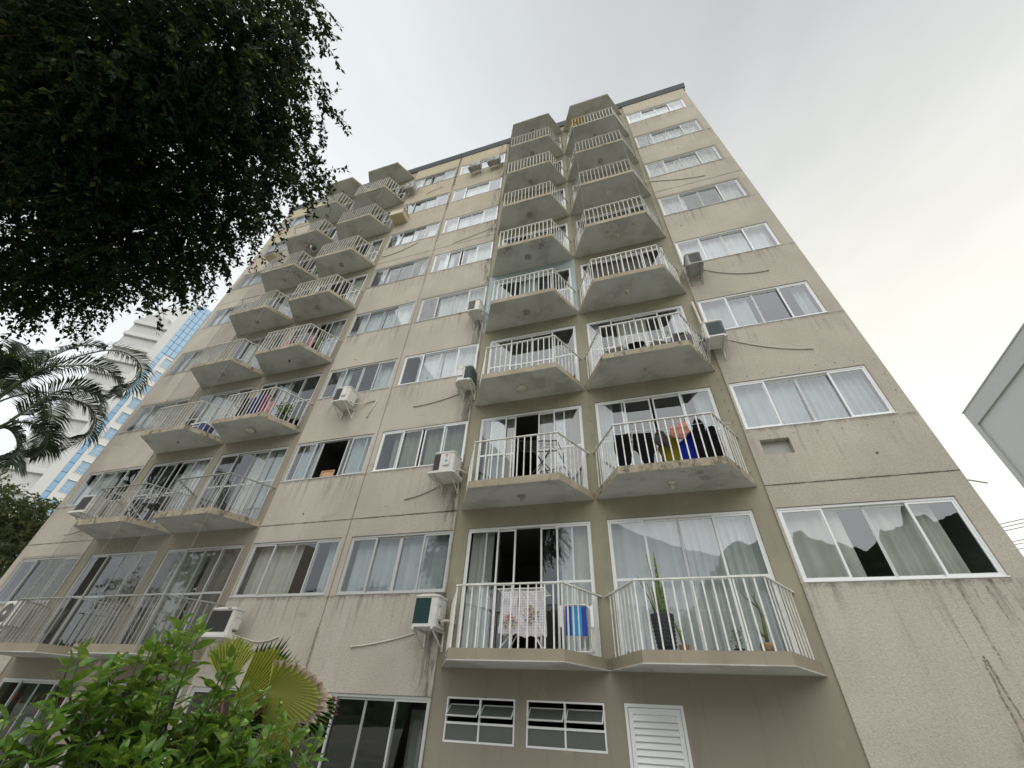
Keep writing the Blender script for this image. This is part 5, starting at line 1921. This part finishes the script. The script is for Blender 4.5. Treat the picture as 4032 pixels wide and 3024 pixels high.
def frond(pts, parent, off, ln=0.85, n=85, rr=random, mats=(m_palm, m_rachis), w=0.040, start=0.28, droop=0.5):
    P = spline(pts, n)
    b = MB()
    b.tube(P, [0.035 * (1 - 0.85 * i / n) + 0.004 for i in range(n + 1)], 5, 1)
    L_ = sum((P[i + 1] - P[i]).length for i in range(n))
    for i in range(int(n * start), n):
        t_ = (P[min(i + 1, n)] - P[i - 1]).normalized()
        up = Vector((0, 0, 1))
        side = t_.cross(up)
        side = side.normalized() if side.length > 0.05 else Vector((0.3, 0.9, 0.1))
        nn = side.cross(t_).normalized()
        u = (i / n - start) / (1 - start)
        l_ = ln * (0.45 + 0.9 * math.sin(math.pi * min(1, u * 0.8 + 0.15))) * (0.35 + 0.65 * (1 - u) ** 0.5)
        for s in (-1, 1):
            for q_ in (0, 0.5):
                p = P[i].lerp(P[min(i + 1, n)], q_)
                d = (side * s * 0.85 + t_ * 0.55 + nn * (0.25 + rr.uniform(-0.2, 0.2))).normalized()
                l2 = l_ * rr.uniform(0.85, 1.1)
                m1 = p + d * l2 * 0.5
                m2 = p + d * l2 * 0.95 + Vector((0, 0, -droop * l2 * 0.55))
                wv = d.cross(nn).normalized() * w * 0.5
                b.face([p - wv * 0.4, p + wv * 0.4, m1 + wv, m1 - wv])
                b.face([m1 - wv, m1 + wv, m2])
    o = b.build('frond', list(mats), parent)
    o.location = off
    return o


palm = tag(empty('feather_palm', (-19.6, -2.9, -0.2)), 'dark feather palm with arching fronds at the left edge below the big tree', 'palm tree')
off = Vector((19.6, 2.9, 0.2))
b = MB()
b.tube([(-19.6, -2.9, -0.2), (-19.55, -2.85, 3.0), (-19.45, -2.8, 7.6), (-19.38, -2.78, 8.3)], [0.22, 0.15, 0.13, 0.10], 12)
b.build('trunk', m_bark, palm, smooth=True).location = off
prr = random.Random(12)
for pts in PALM_FRONDS:
    frond(pts, palm, off, rr=prr)
for az in (2.2, 3.1, 3.9, 4.9):
    c0 = Vector((-19.4, -2.78, 8.2))
    d = Vector((math.cos(az), math.sin(az), 0))
    frond([c0, c0 + d * 0.4 + Vector((0, 0, 1.0)), c0 + d * 1.3 + Vector((0, 0, 1.9)), c0 + d * 2.4 + Vector((0, 0, 1.6)), c0 + d * 3.0 + Vector((0, 0, 0.4))], palm, off, rr=prr)

# ---------------------------------------------------------------- bushy tree beyond the building's left corner
m_pine = mat_leaf('grey_green_foliage', [(0.08, 0.105, 0.045), (0.14, 0.165, 0.07), (0.05, 0.07, 0.035), (0.24, 0.19, 0.09)], 0.6, 0.2, 0.6)


def broad_tree(name, x, y, blobs, trunk_top, label, mat, per=70, leaves=12, leaf=(0.10, 0.2), twig=0.7, seed_=1, group=None, trunk_r=0.22, droop=0.1, nb=5):
    g = np.random.default_rng(seed_)
    rr = random.Random(seed_)
    t = tag(empty(name, (x, y, -0.2)), label, 'tree', group)
    off = Vector((-x, -y, 0.2))
    q, tw = crown(blobs, per, leaves, g, leaf, twig, droop, 0.5)
    tag(link('crown', np_mesh('crown', q, 4, mat), t, off), kind='stuff')
    tag(link('twigs', twig_mesh('twigs', tw, 0.012, m_bark), t, off), kind='stuff')
    b = MB()
    b.tube([(x, y, -0.2), (x + 0.05, y, trunk_top * 0.5), (x, y + 0.05, trunk_top)], [trunk_r, trunk_r * 0.8, trunk_r * 0.6], 9)
    b.build('trunk', m_bark, t, smooth=True).location = off
    for bl_ in sorted(blobs, key=lambda v: rr.random())[:nb]:
        b = MB()
        A, B = Vector((x, y, trunk_top * 0.92)), Vector(bl_[:3])
        pts = [A.lerp(B, i / 5) + Vector((rr.uniform(-.1, .1), rr.uniform(-.1, .1), rr.uniform(-.05, .15))) * (1 if i else 0) for i in range(6)]
        b.tube(pts, [trunk_r * 0.5 * (1 - 0.85 * i / 5) for i in range(6)], 6)
        b.build('branch', m_bark, t, smooth=True).location = off
    return t


rr = random.Random(6)
bl = [(-22.6 + rr.uniform(-1.5, 1.2), 0.9 + rr.uniform(-1.6, 1.6), rr.uniform(5.2, 7.1), rr.uniform(0.6, 0.95)) for _ in range(17)] + [(-21.4, 2.2, 6.6, 0.5), (-21.0, 2.0, 5.6, 0.45), (-21.3, 1.4, 4.7, 0.5), (-23.2, 0.2, 7.3, 0.7)]
broad_tree('bushy_tree', -23.2, 0.6, bl, 4.6, 'grey green bushy tree with bare brown branches beyond the building at lower left', m_pine, 95, 12, (0.10, 0.20), 0.55, 4, nb=9)

# ---------------------------------------------------------------- foreground shrub
m_shrub = mat_leaf('glossy_shrub_leaf', [(0.065, 0.155, 0.022), (0.145, 0.265, 0.04), (0.04, 0.11, 0.016), (0.32, 0.42, 0.07)], 0.36, 0.34, 6, spec=0.5)
_t = [n for n in m_shrub.node_tree.nodes if n.type == 'BSDF_PRINCIPLED'][0]
_l = _t.inputs['Base Color'].links[0].from_socket
_h = NT.__new__(NT)
_h.mat, _h.t, _h.b, _h.tc = m_shrub, m_shrub.node_tree, _t, None
_x, _y, _z = _h.xyz()
_rib = _h.math('LESS_THAN', _h.math('ABSOLUTE', _y), 0.022)
_c = _h.mix(_h.math('MULTIPLY', _rib, 0.55), _l, (0.30, 0.42, 0.12))
_sp = _h.ramp(_h.noise(7, 4, 0.7), 0.66, 0.74)
_c = _h.mix(_h.math('MULTIPLY', _sp, 0.5), _c, (0.13, 0.10, 0.03))
_h.l(_c, _t.inputs['Base Color'])
m_twig = simple('green_twig', (0.07, 0.09, 0.035), 0.6, 0.2)


def shrub_leaf_mesh(seed_):
    rr = random.Random(seed_)
    b = MB()
    n = 6
    half, mid = [], []
    curl = rr.uniform(0.06, 0.30)
    for i in range(n + 1):
        u = i / n
        w = 0.47 * 0.5 * (math.sin(math.pi * min(1, u ** 0.85)) ** 0.75) if 0 < u < 1 else 0.0
        z = -curl * u * u + 0.03 * math.sin(u * 9 + seed_)
        mid.append(Vector((u, 0, z)))
        half.append((w, z + w * rr.uniform(0.25, 0.4)))
    for s in (-1, 1):
        for i in range(n):
            a0, a1 = mid[i], mid[i + 1]
            e0 = Vector((a0.x, s * half[i][0], half[i][1]))
            e1 = Vector((a1.x, s * half[i + 1][0], half[i + 1][1]))
            if s > 0:
                b.face([a0, a1, e1, e0])
            else:
                b.face([a0, e0, e1, a1])
    return b


TIPS = [(-1.93, -6.74, 1.71), (-1.96, -6.63, 1.7), (-1.76, -6.7, 1.72), (-1.83, -6.52, 1.71), (-1.68, -6.55, 1.75), (-1.8, -6.39, 1.87), (-1.8, -6.43, 1.78), (-1.5, -6.54, 1.79), (-1.42, -6.44, 1.72), (-1.35, -6.32, 1.64),
        (-1.48, -6.03, 1.57), (-1.23, -6.11, 1.53), (-1.85, -6.68, 1.51), (-1.74, -6.75, 1.48), (-1.69, -6.52, 1.65), (-1.71, -6.63, 1.61), (-1.74, -6.71, 1.57), (-1.57, -6.33, 1.64), (-1.65, -6.42, 1.67), (-1.57, -6.15, 1.56),
        (-1.75, -6.49, 1.55), (-1.66, -6.23, 1.52), (-1.71, -6.32, 1.48), (-1.52, -6.05, 1.46), (-1.79, -6.55, 1.48), (-1.37, -6.37, 1.47), (-1.86, -6.52, 1.69), (-1.47, -6.02, 1.49)]
sbase = Vector((-1.66, -6.42, -0.2))
shrub = tag(empty('leafy_shrub', sbase), 'bright green leafy shrub in the foreground at the lower left', 'shrub')
rr = random.Random(21)
tips = [Vector(p) for p in TIPS if p[0] > -1.9]
tips += [t_ + Vector((rr.gauss(0, .05), rr.gauss(0, .05), rr.uniform(-.09, -.02))) for t_ in list(tips) for _q in range(2)]
for i in range(330):
    a = rr.uniform(0, 6.28)
    r = 0.36 * math.sqrt(rr.random())
    z = 1.61 - 0.30 * (r / 0.36) ** 2 - abs(rr.gauss(0, 0.15))
    tips.append(Vector((-1.55 + r * math.cos(a), -6.37 + r * math.sin(a), z)))
leafmeshes = [shrub_leaf_mesh(i).mesh('leaf', m_shrub, True) for i in range(6)]
sb = MB()
placed = []
for ti, tip in enumerate(tips):
    ctr = Vector((-1.60, -6.40, tip.z - 0.45))
    start = tip + (ctr - tip).normalized() * rr.uniform(0.24, 0.34)
    mid_ = start.lerp(tip, 0.55) + Vector(((tip.x + 1.64) * 0.12, (tip.y + 6.4) * 0.12, -0.02))
    P = spline([start, mid_, tip], 12)
    sb.tube([p - sbase for p in P], [0.0045 - 0.003 * k / 12 for k in range(13)], 5)
    sb.tube([Vector((0.02 * math.sin(ti), 0.02 * math.cos(ti), 0)), Vector((0.03 * math.sin(ti), 0.03 * math.cos(ti), 0.7)), start - sbase], [0.007, 0.006, 0.004], 4)
    nl = 12
    for j in range(nl):
        s = 1.0 - j * 0.066
        k = s * 12
        i0 = min(int(k), 11)
        p = P[i0].lerp(P[i0 + 1], k - i0)
        tdir = (P[i0 + 1] - P[i0]).normalized()
        ang = j * 2.4 + ti
        side = tdir.orthogonal().normalized()
        side = Matrix.Rotation(ang, 3, tdir) @ side
        open_ = 0.35 if j == 0 else (0.75 + 0.25 * min(j, 4) / 4)
        d = (tdir * (1.05 - open_ * 0.7) + side * open_ + Vector((0, 0, 0.22))).normalized()
        size = rr.uniform(0.056, 0.088) * (0.62 if j == 0 else (0.8 if j == 1 else 1.0))
        placed.append((p, d, size, rr.randrange(6), rr.uniform(-0.5, 0.5)))
sb.build('stems', m_twig, shrub, smooth=True)
campos = Vector((0, -7.775, 1.6))
placed.sort(key=lambda q: (q[0] - campos).length / q[2])
rest = MB()
for i, (p, d, size, mi, roll) in enumerate(placed):
    zax = (Vector((0, 0, 1)) - d * d.z)
    zax = (zax.normalized() if zax.length > 0.05 else d.orthogonal().normalized())
    zax = Matrix.Rotation(roll, 3, d) @ zax
    yax = zax.cross(d).normalized()
    Mx = Matrix((d * size, yax * size, zax * size)).transposed().to_4x4()
    Mx.translation = p - sbase
    if i < 300:
        o = link('leaf', leafmeshes[mi], shrub)
        o.matrix_local = Mx
    else:
        src = leafmeshes[mi]
        n0 = len(rest.v)
        rest.v += [tuple(Mx @ v.co) for v in src.vertices]
        for f_ in src.polygons:
            rest.f.append(tuple(n0 + k for k in f_.vertices))
            rest.m.append(0)
tag(rest.build('foliage', m_shrub, shrub, smooth=True), kind='stuff')

# ---------------------------------------------------------------- fan palm behind the shrub
m_fan = NT('fan_palm_leaf')
_n = m_fan.noise(4, 3)
_c = m_fan.mix(m_fan.ramp(_n, 0.35, 0.65), (0.27, 0.34, 0.035), (0.42, 0.46, 0.08))
m_fan.set(_c, 0.42, spec=0.4)
_t = m_fan.n('ShaderNodeBsdfTranslucent')
m_fan.l(m_fan.mix(0.5, _c, (0.40, 0.48, 0.05)), _t.inputs[0])
_m = m_fan.n('ShaderNodeMixShader')
_m.inputs[0].default_value = 0.35
m_fan.l(m_fan.b.outputs[0], _m.inputs[1])
m_fan.l(_t.outputs[0], _m.inputs[2])
m_fan.l(_m.outputs[0], m_fan.t.nodes['Material Output'].inputs['Surface'])
m_fan = m_fan.mat
m_fan2 = simple('green_fan_leaf', (0.06, 0.12, 0.025), 0.4, 0.2, 4)
m_fan3 = simple('pale_lit_fan_flank', (0.50, 0.52, 0.13), 0.45, 0.15, 4)  # lighter flank of each pleat: yellowish rib tone with pleat shading painted in
m_fan4 = simple('green_lit_fan_flank', (0.12, 0.20, 0.05), 0.4, 0.2, 4)  # same painted pleat shading for the greener leaves
m_drytip = simple('dry_leaf_tip', (0.52, 0.42, 0.33), 0.8, 0.3, 20)
m_brown = simple('brown_withered_leaf', (0.16, 0.08, 0.05), 0.8, 0.3, 20)

fpbase = Vector((-3.25, -4.55, -0.2))
fpalm = tag(empty('fan_palm', fpbase), 'yellow green fan palm with white frayed leaf edges behind the shrub', 'palm tree')
b = MB()
b.tube([(0, 0, 0), (0, 0, 0.6), (0.02, 0, 1.25), (0.03, -0.02, 1.5)], [0.11, 0.10, 0.08, 0.06], 10)
b.build('trunk', m_bark, fpalm, smooth=True)


def fan(hub, right, up, a0, a1, r, nseg, mat, tip=m_drytip, fold=0.034, tiplen=0.10, bend=0.10, label=None, dry=1.0, notch=0.0, seed_=0):
    """pleated fan leaf: angles measured from 'right' towards 'up'"""
    rr = random.Random(seed_)
    hub, right, up = Vector(hub), Vector(right).normalized(), Vector(up)
    up = (up - right * up.dot(right)).normalized()
    nrm = right.cross(up).normalized()
    b = MB()

    def pt(a, rad, s):
        c = (hub + (right * math.cos(a) + up * math.sin(a)) * rad + nrm * (s * fold * rad / r) - nrm * bend * (rad / r) ** 2)
        return c
    for i in range(nseg):
        am0 = a0 + (a1 - a0) * i / nseg
        am1 = a0 + (a1 - a0) * (i + 1) / nseg
        am = (am0 + am1) / 2
        rl = r * rr.uniform(0.95, 1.03) * (1 - 0.12 * abs(2 * (i + 0.5) / nseg - 1) ** 2)
        rs = [0.03 * r, 0.4 * rl, 0.75 * rl, 0.90 * rl]
        for k in range(3):
            b.face([pt(am0, rs[k], -1), pt(am, rs[k], 1), pt(am, rs[k + 1], 1), pt(am0, rs[k + 1], -1)])
            b.face([pt(am, rs[k], 1), pt(am1, rs[k], -1), pt(am1, rs[k + 1], -1), pt(am, rs[k + 1], 1)], 2)
        te = rl * (1 + tiplen * rr.uniform(0.3, 1.2))
        md = 1 if rr.random() < dry else 0
        b.face([pt(am0, rs[3], -1), pt(am, rs[3], 1), pt(am + (am1 - am) * rr.uniform(-.8, .8), te, 0)], md)
        b.face([pt(am, rs[3], 1), pt(am1, rs[3], -1), pt(am + (am1 - am) * rr.uniform(-.8, .8), te * 0.98, 0)], md)
    for v in range(len(b.v)):
        b.v[v] = tuple(Vector(b.v[v]) - fpbase)
    o = b.build('fan_leaf', [mat, tip, m_fan3 if mat is m_fan else m_fan4], fpalm)
    if label:
        o['label'] = label
    st = MB()
    st.tube([p - fpbase for p in spline([fpbase + Vector((0.03, -0.02, 1.45)), (fpbase + Vector((0.03, -0.02, 1.5))).lerp(hub, 0.5) + Vector((0, 0, 0.05)), hub], 6)], 0.009, 6)
    st.build('petiole', m_brown, fpalm)
    return o


Rv = Vector((0.74, 0.67, 0.0))      # to the right as seen from the lawn in front
Uv = Vector((0, 0, 1))
Fv = Vector((0.67, -0.74, 0))       # towards the lawn
fan((-3.2, -4.61, 1.50), Rv + Fv * 0.1, Uv + Fv * 0.15, R_(42), R_(88), 0.58, 15, m_fan, m_fan2, tiplen=0.08, dry=0.8, label='upright narrow fan leaf', seed_=1)
fan((-2.98, -4.54, 1.72), Rv + Fv * 0.05, Uv * 0.52 + Fv * 0.85, R_(-88), R_(92), 0.44, 26, m_fan, m_drytip, tiplen=0.12, bend=-0.06, label='round fan leaf with white frayed rim', seed_=2)
fan((-3.40, -4.55, 1.72), Rv - Fv * 0.2, Uv, R_(62), R_(135), 0.36, 16, m_fan, m_fan, tiplen=0.10, label='yellowish fan leaf behind the shrub', seed_=3)
fan((-2.99, -4.35, 1.70), Rv, Uv + Fv * 0.2, R_(-42), R_(2), 0.50, 12, m_fan2, m_brown, tiplen=0.06, dry=0.7, seed_=4)
fan((-3.02, -4.45, 1.66), Rv + Fv * 0.2, Uv + Fv * 0.6, R_(-92), R_(-38), 0.46, 18, m_fan, m_brown, tiplen=0.14, dry=0.6, label='drooping fan leaf with brown tips', seed_=5)
fan((-3.28, -4.60, 1.50), Rv, Uv + Fv * 0.1, R_(-20), R_(30), 0.34, 14, m_fan2, m_fan2, seed_=6)
# white and green strappy plant under the shrub
t = tag(empty('strappy_plant', (-2.35, -5.6, -0.2)), 'pale green plant with strap leaves low between shrub and building', 'plant')
for i in range(12):
    b = MB()
    blade(b, (0, 0, 0.75), i * 0.55, 0.5, rr.uniform(0.45, 0.75), 0.05, 0.25)
    b.build('leaf', [m_green, m_green], t, smooth=True)
b = MB()
b.tube([(0, 0, 0), (0, 0, 0.8)], 0.03, 6)
b.build('stem', m_bark, t)

# ---------------------------------------------------------------- glass and concrete tower far left
tower = tag(empty('office_tower', (-76.1, 22.8, -0.2), R_(72)), 'tall pale tower with blue glass strip, white framed windows and concrete side', 'building')
H = 62.0
m_tw = simple('white_tower_cladding', (0.66, 0.655, 0.63), 0.6, 0.06, 0.3)
m_tc = simple('tower_concrete', (0.54, 0.54, 0.525), 0.85, 0.12, 0.25)
m_tl = simple('tower_ledge', (0.60, 0.60, 0.585), 0.8, 0.08, 0.3)
m_bg = NT('blue_tower_glass')
m_bg.set(m_bg.mix(m_bg.ramp(m_bg.noise(0.25, 2), 0.3, 0.7), (0.20, 0.38, 0.58), (0.30, 0.47, 0.64)), 0.12, spec=0.9)
m_bg = m_bg.mat
b = MB()
b.box(0.0, 16, 0.0, -12, 0, H) if False else None
b.hexa([(0.72, -0.02, 0), (14, -0.02, 0), (14, 12, 0), (0.72, 12, 0), (0.72, -0.02, H), (14, -0.02, H), (14, 12, H), (0.72, 12, H)])
b = MB()
b.hexa([(0.70, 0, 0), (14, 0, 0), (14, 12, 0), (0.70, 12, 0), (0.70, 0, H), (14, 0, H), (14, 12, H), (0.70, 12, H)])
b.hexa([(0.0, 0.12, 0), (0.695, 0.12, 0), (0.695, 8, 0), (-4, 8, 0), (0.0, 0.12, H), (0.695, 0.12, H), (0.695, 8, H), (-4, 8, H)])
b.build('wall', m_tw, tower)
b = MB()
b.box(0.001, 0.694, 0.105, 0.119, 0, H)
b.box(0.71, 7.0, -0.02, -0.001, 49.1, H)
b.build('glazing_backing', simple('dark_glazing_frame', (0.06, 0.10, 0.16), 0.5, 0.05), tower)
# concrete side with ledges
b = MB()
d_ = Vector((-0.8, 0.6, 0))
n_ = Vector((-0.6, -0.8, 0))


def side_box(bb_, s0, s1, o0, o1, z0, z1, m=0):
    P = [d_ * s0 + n_ * o1, d_ * s0 + n_ * o0, d_ * s1 + n_ * o0, d_ * s1 + n_ * o1]
    bb_.hexa([(*P[0][:2], z0), (*P[3][:2], z0), (*P[2][:2], z0), (*P[1][:2], z0), (*P[0][:2], z1), (*P[3][:2], z1), (*P[2][:2], z1), (*P[1][:2], z1)], m)


side_box(b, 0.0, 1.5, -1.5, 0.02, 0, 59)
b.build('concrete_shaft', m_tl, tower)
b = MB()
side_box(b, 1.5, 7.0, -2.5, -0.55, 0, 56.2)
b.build('side_wall', m_tc, tower)
lb = MB()
side_box(lb, 1.502, 7.05, -0.56, -0.12, 0, 0.75)
lm = lb.mesh('ledge', m_tl)
for k in range(19):
    link('ledge', lm, tower, (0, 0, 25.35 - 2.9 * 8 + 2.9 * k))
b = MB()
side_box(b, 3.0, 6.6, -2.4, -0.9, 56.2, 57.5)
b.build('roof_block', m_tc, tower)
# blue glass panels
pb = MB()
pb.box(0.03, 0.66, 0.04, 0.104, 0.04, 1.41)
pm = pb.mesh('glass_panel', m_bg)
for k in range(0, 42):
    link('glass_panel', pm, tower, (0, 0, 1.45 * k))
pb = MB()
pb.box(0.04, 0.73, -0.06, -0.021, 0.04, 1.41)
pm = pb.mesh('glass_panel', m_bg)
for k in range(9):
    for j in range(8):
        link('glass_panel', pm, tower, (0.70 + 0.77 * j, 0, 49.15 + 1.45 * k))
pb = MB()
for i in range(2):
    for j, (z0, z1) in enumerate(((0.05, 0.53), (0.63, 1.10), (1.20, 1.70))):
        pb.box(0.05 + 0.56 * i, 0.51 + 0.56 * i, -0.03, -0.002, z0, z1)
pm = pb.mesh('pane', m_bg)
fbm = MB()
fbm.box(-0.05, 1.16, -0.16, -0.0005, 1.75, 1.83)
fbm.box(-0.05, 1.16, -0.05, -0.0005, -0.06, 0.0)
fbm.box(-0.06, -0.001, -0.10, -0.0005, 0.0, 1.75)
fbm.box(1.12, 1.17, -0.10, -0.0005, 0.0, 1.75)
fbm.box(0.545, 0.575, -0.04, -0.0005, 0, 1.75)
fm = fbm.mesh('window', m_tw)
for k in range(12):
    for x_ in (1.22, 4.2, 7.2):
        w_o = link('window', fm, tower, (x_, 0, 25.36 - 1.78 - 2.9 * 3 + 2.9 * k))
        link('pane', pm, w_o)

# ---------------------------------------------------------------- plain grey building to the right
nb = tag(empty('neighbour_building', (27.8, 30.6, -0.2), R_(-95.65)), 'plain grey concrete building edge at the right of the picture', 'building')
m_nb = simple('grey_wall_panel', (0.50, 0.51, 0.50), 0.85, 0.05, 0.4)
m_nb2 = simple('rough_grey_frame', (0.48, 0.485, 0.48), 0.9, 0.10, 2.2, bump=0.3, bscale=12)
b = MB()
b.box(0.30, 44.6, 0.16, 14, 0, 24.15)
b.build('wall', m_nb, nb)
b = MB()
b.box(0, 45, 0, 14.1, 22.75, 24.2)
b.box(0, 0.55, 0, 14.1, 0, 22.748)
b.box(44.5, 45, 0, 14.1, 0, 22.748)
b.build('concrete_frame', m_nb2, nb)
b = MB()
b.box(-0.06, 45.06, -0.06, 14.2, 24.202, 24.28)
b.build('coping', m_nb, nb)
for i, (px_, py_, z_) in enumerate(((14.22, 14.19, 9.0), (14.49, 14.60, 9.0), (14.78, 15.04, 9.0), (15.75, 16.55, 9.0), (16.04, 16.98, 9.0), (16.47, 17.67, 9.0))):
    d = Vector((0.79, -0.62, 0))
    A, B = Vector((px_, py_, z_)) - d * 22, Vector((px_, py_, z_)) + d * 14
    b = MB()
    b.tube([A.lerp(B, j / 12) + Vector((0, 0, -0.5 * 4 * (j / 12) * (1 - j / 12) + 0.47)) for j in range(13)], 0.014, 5)
    tag(b.build('power_line', m_black), f"{['topmost', 'second from top', 'third from top', 'fourth from top', 'fifth from top', 'lowest'][i]} of the six thin wires crossing the sky at right", 'wire', 'overhead wires at the right')

# ---------------------------------------------------------------- behind the viewer: what the panes mirror
m_hill = NT('forested_slope')
m_hill.set(m_hill.mix(m_hill.ramp(m_hill.noise(0.12, 8, 0.7), 0.4, 0.6), (0.035, 0.050, 0.030), (0.07, 0.09, 0.05)), 0.95, spec=0.05)
m_hill = m_hill.mat
g = np.random.default_rng(3)
nx, ny = 420, 110
X_ = np.linspace(-420, 420, nx)
Y_ = np.linspace(-110, -420, ny)
XX, YY = np.meshgrid(X_, Y_)
ridge = 74 * np.exp(-((XX - 125) / 70) ** 2) + 47 * np.exp(-((XX - 35) / 38) ** 2) + 30 * np.exp(-((XX + 260) / 110) ** 2)
ZZ = ridge * np.clip((-110 - YY) / 70.0, 0, 1) ** 0.8 + 3.0 * np.sin(XX * 0.21) * np.cos(YY * 0.17) * np.clip((-110 - YY) / 30, 0, 1) + (g.normal(size=XX.shape) * 0.9 + 2.5 * (g.random(XX.shape) > 0.9) + 2.5 * np.sin(XX * 0.33 + YY * 0.1) * np.sin(XX * 0.131)) * np.clip((-110 - YY) / 30, 0, 1) - 0.6
V = np.stack([XX, YY, ZZ], -1)
Q = np.stack([V[:-1, :-1], V[1:, :-1], V[1:, 1:], V[:-1, 1:]], 2).reshape(-1, 4, 3)
tag(link('hill', np_mesh('hill', Q, 4, m_hill)), kind='structure')

bld = tag(empty('opposite_building', (-62, -48, -0.2), R_(40)), 'beige apartment block with small windows mirrored in the lower left windows', 'building')
b = MB()
b.box(-14, 14, -6, 6, 0, 21)
m_opp = simple('opposite_wall', (0.50, 0.42, 0.33), 0.85, 0.06, 0.5)
b.build('wall', m_opp, bld)
wm = MB()
wm.box(-0.7, 0.7, 0, 0.05, 0, 1.2)
wm.box(-0.78, 0.78, 0, 0.03, -0.08, -0.001)
wmm = wm.mesh('window', m_white)
pm2 = MB()
pm2.box(-0.62, -0.03, 0.051, 0.06, 0.06, 1.14)
pm2.box(0.03, 0.62, 0.051, 0.06, 0.06, 1.14)
pmm = pm2.mesh('pane', simple('opposite_glass', (0.03, 0.035, 0.04), 0.1, 0.02))
for k in range(7):
    for j in range(9):
        wo = link('window', wmm, bld, (-12.5 + 3.1 * j, 6.001, 1.2 + 2.9 * k))
        link('pane', pmm, wo)
m_bt = mat_leaf('garden_tree_leaf', [(0.03, 0.055, 0.015), (0.05, 0.08, 0.02), (0.02, 0.04, 0.012)], 0.5, 0.2, 0.8)
for i, (x, y, h, n, lab) in enumerate(((-27.0, -13.0, 8.0, 14, 'garden tree mirrored behind the leftmost balcony doors'), (-21.0, -21.0, 8.5, 14, 'garden tree mirrored behind the lower left balcony doors'), (4.5, -26.0, 9.5, 12, 'garden tree mirrored in the lowest right balcony door'))):
    rr = random.Random(40 + i)
    bl = [(x + rr.gauss(0, 1.6), y + rr.gauss(0, 1.6), h - 2.6 + rr.uniform(0, 3.6), rr.uniform(0.8, 1.2)) for _ in range(n)]
    broad_tree('garden_tree', x, y, bl, h - 3.5, lab, m_bt, 60, 10, (0.12, 0.22), 0.7, 50 + i, 'garden trees on the lawn side')
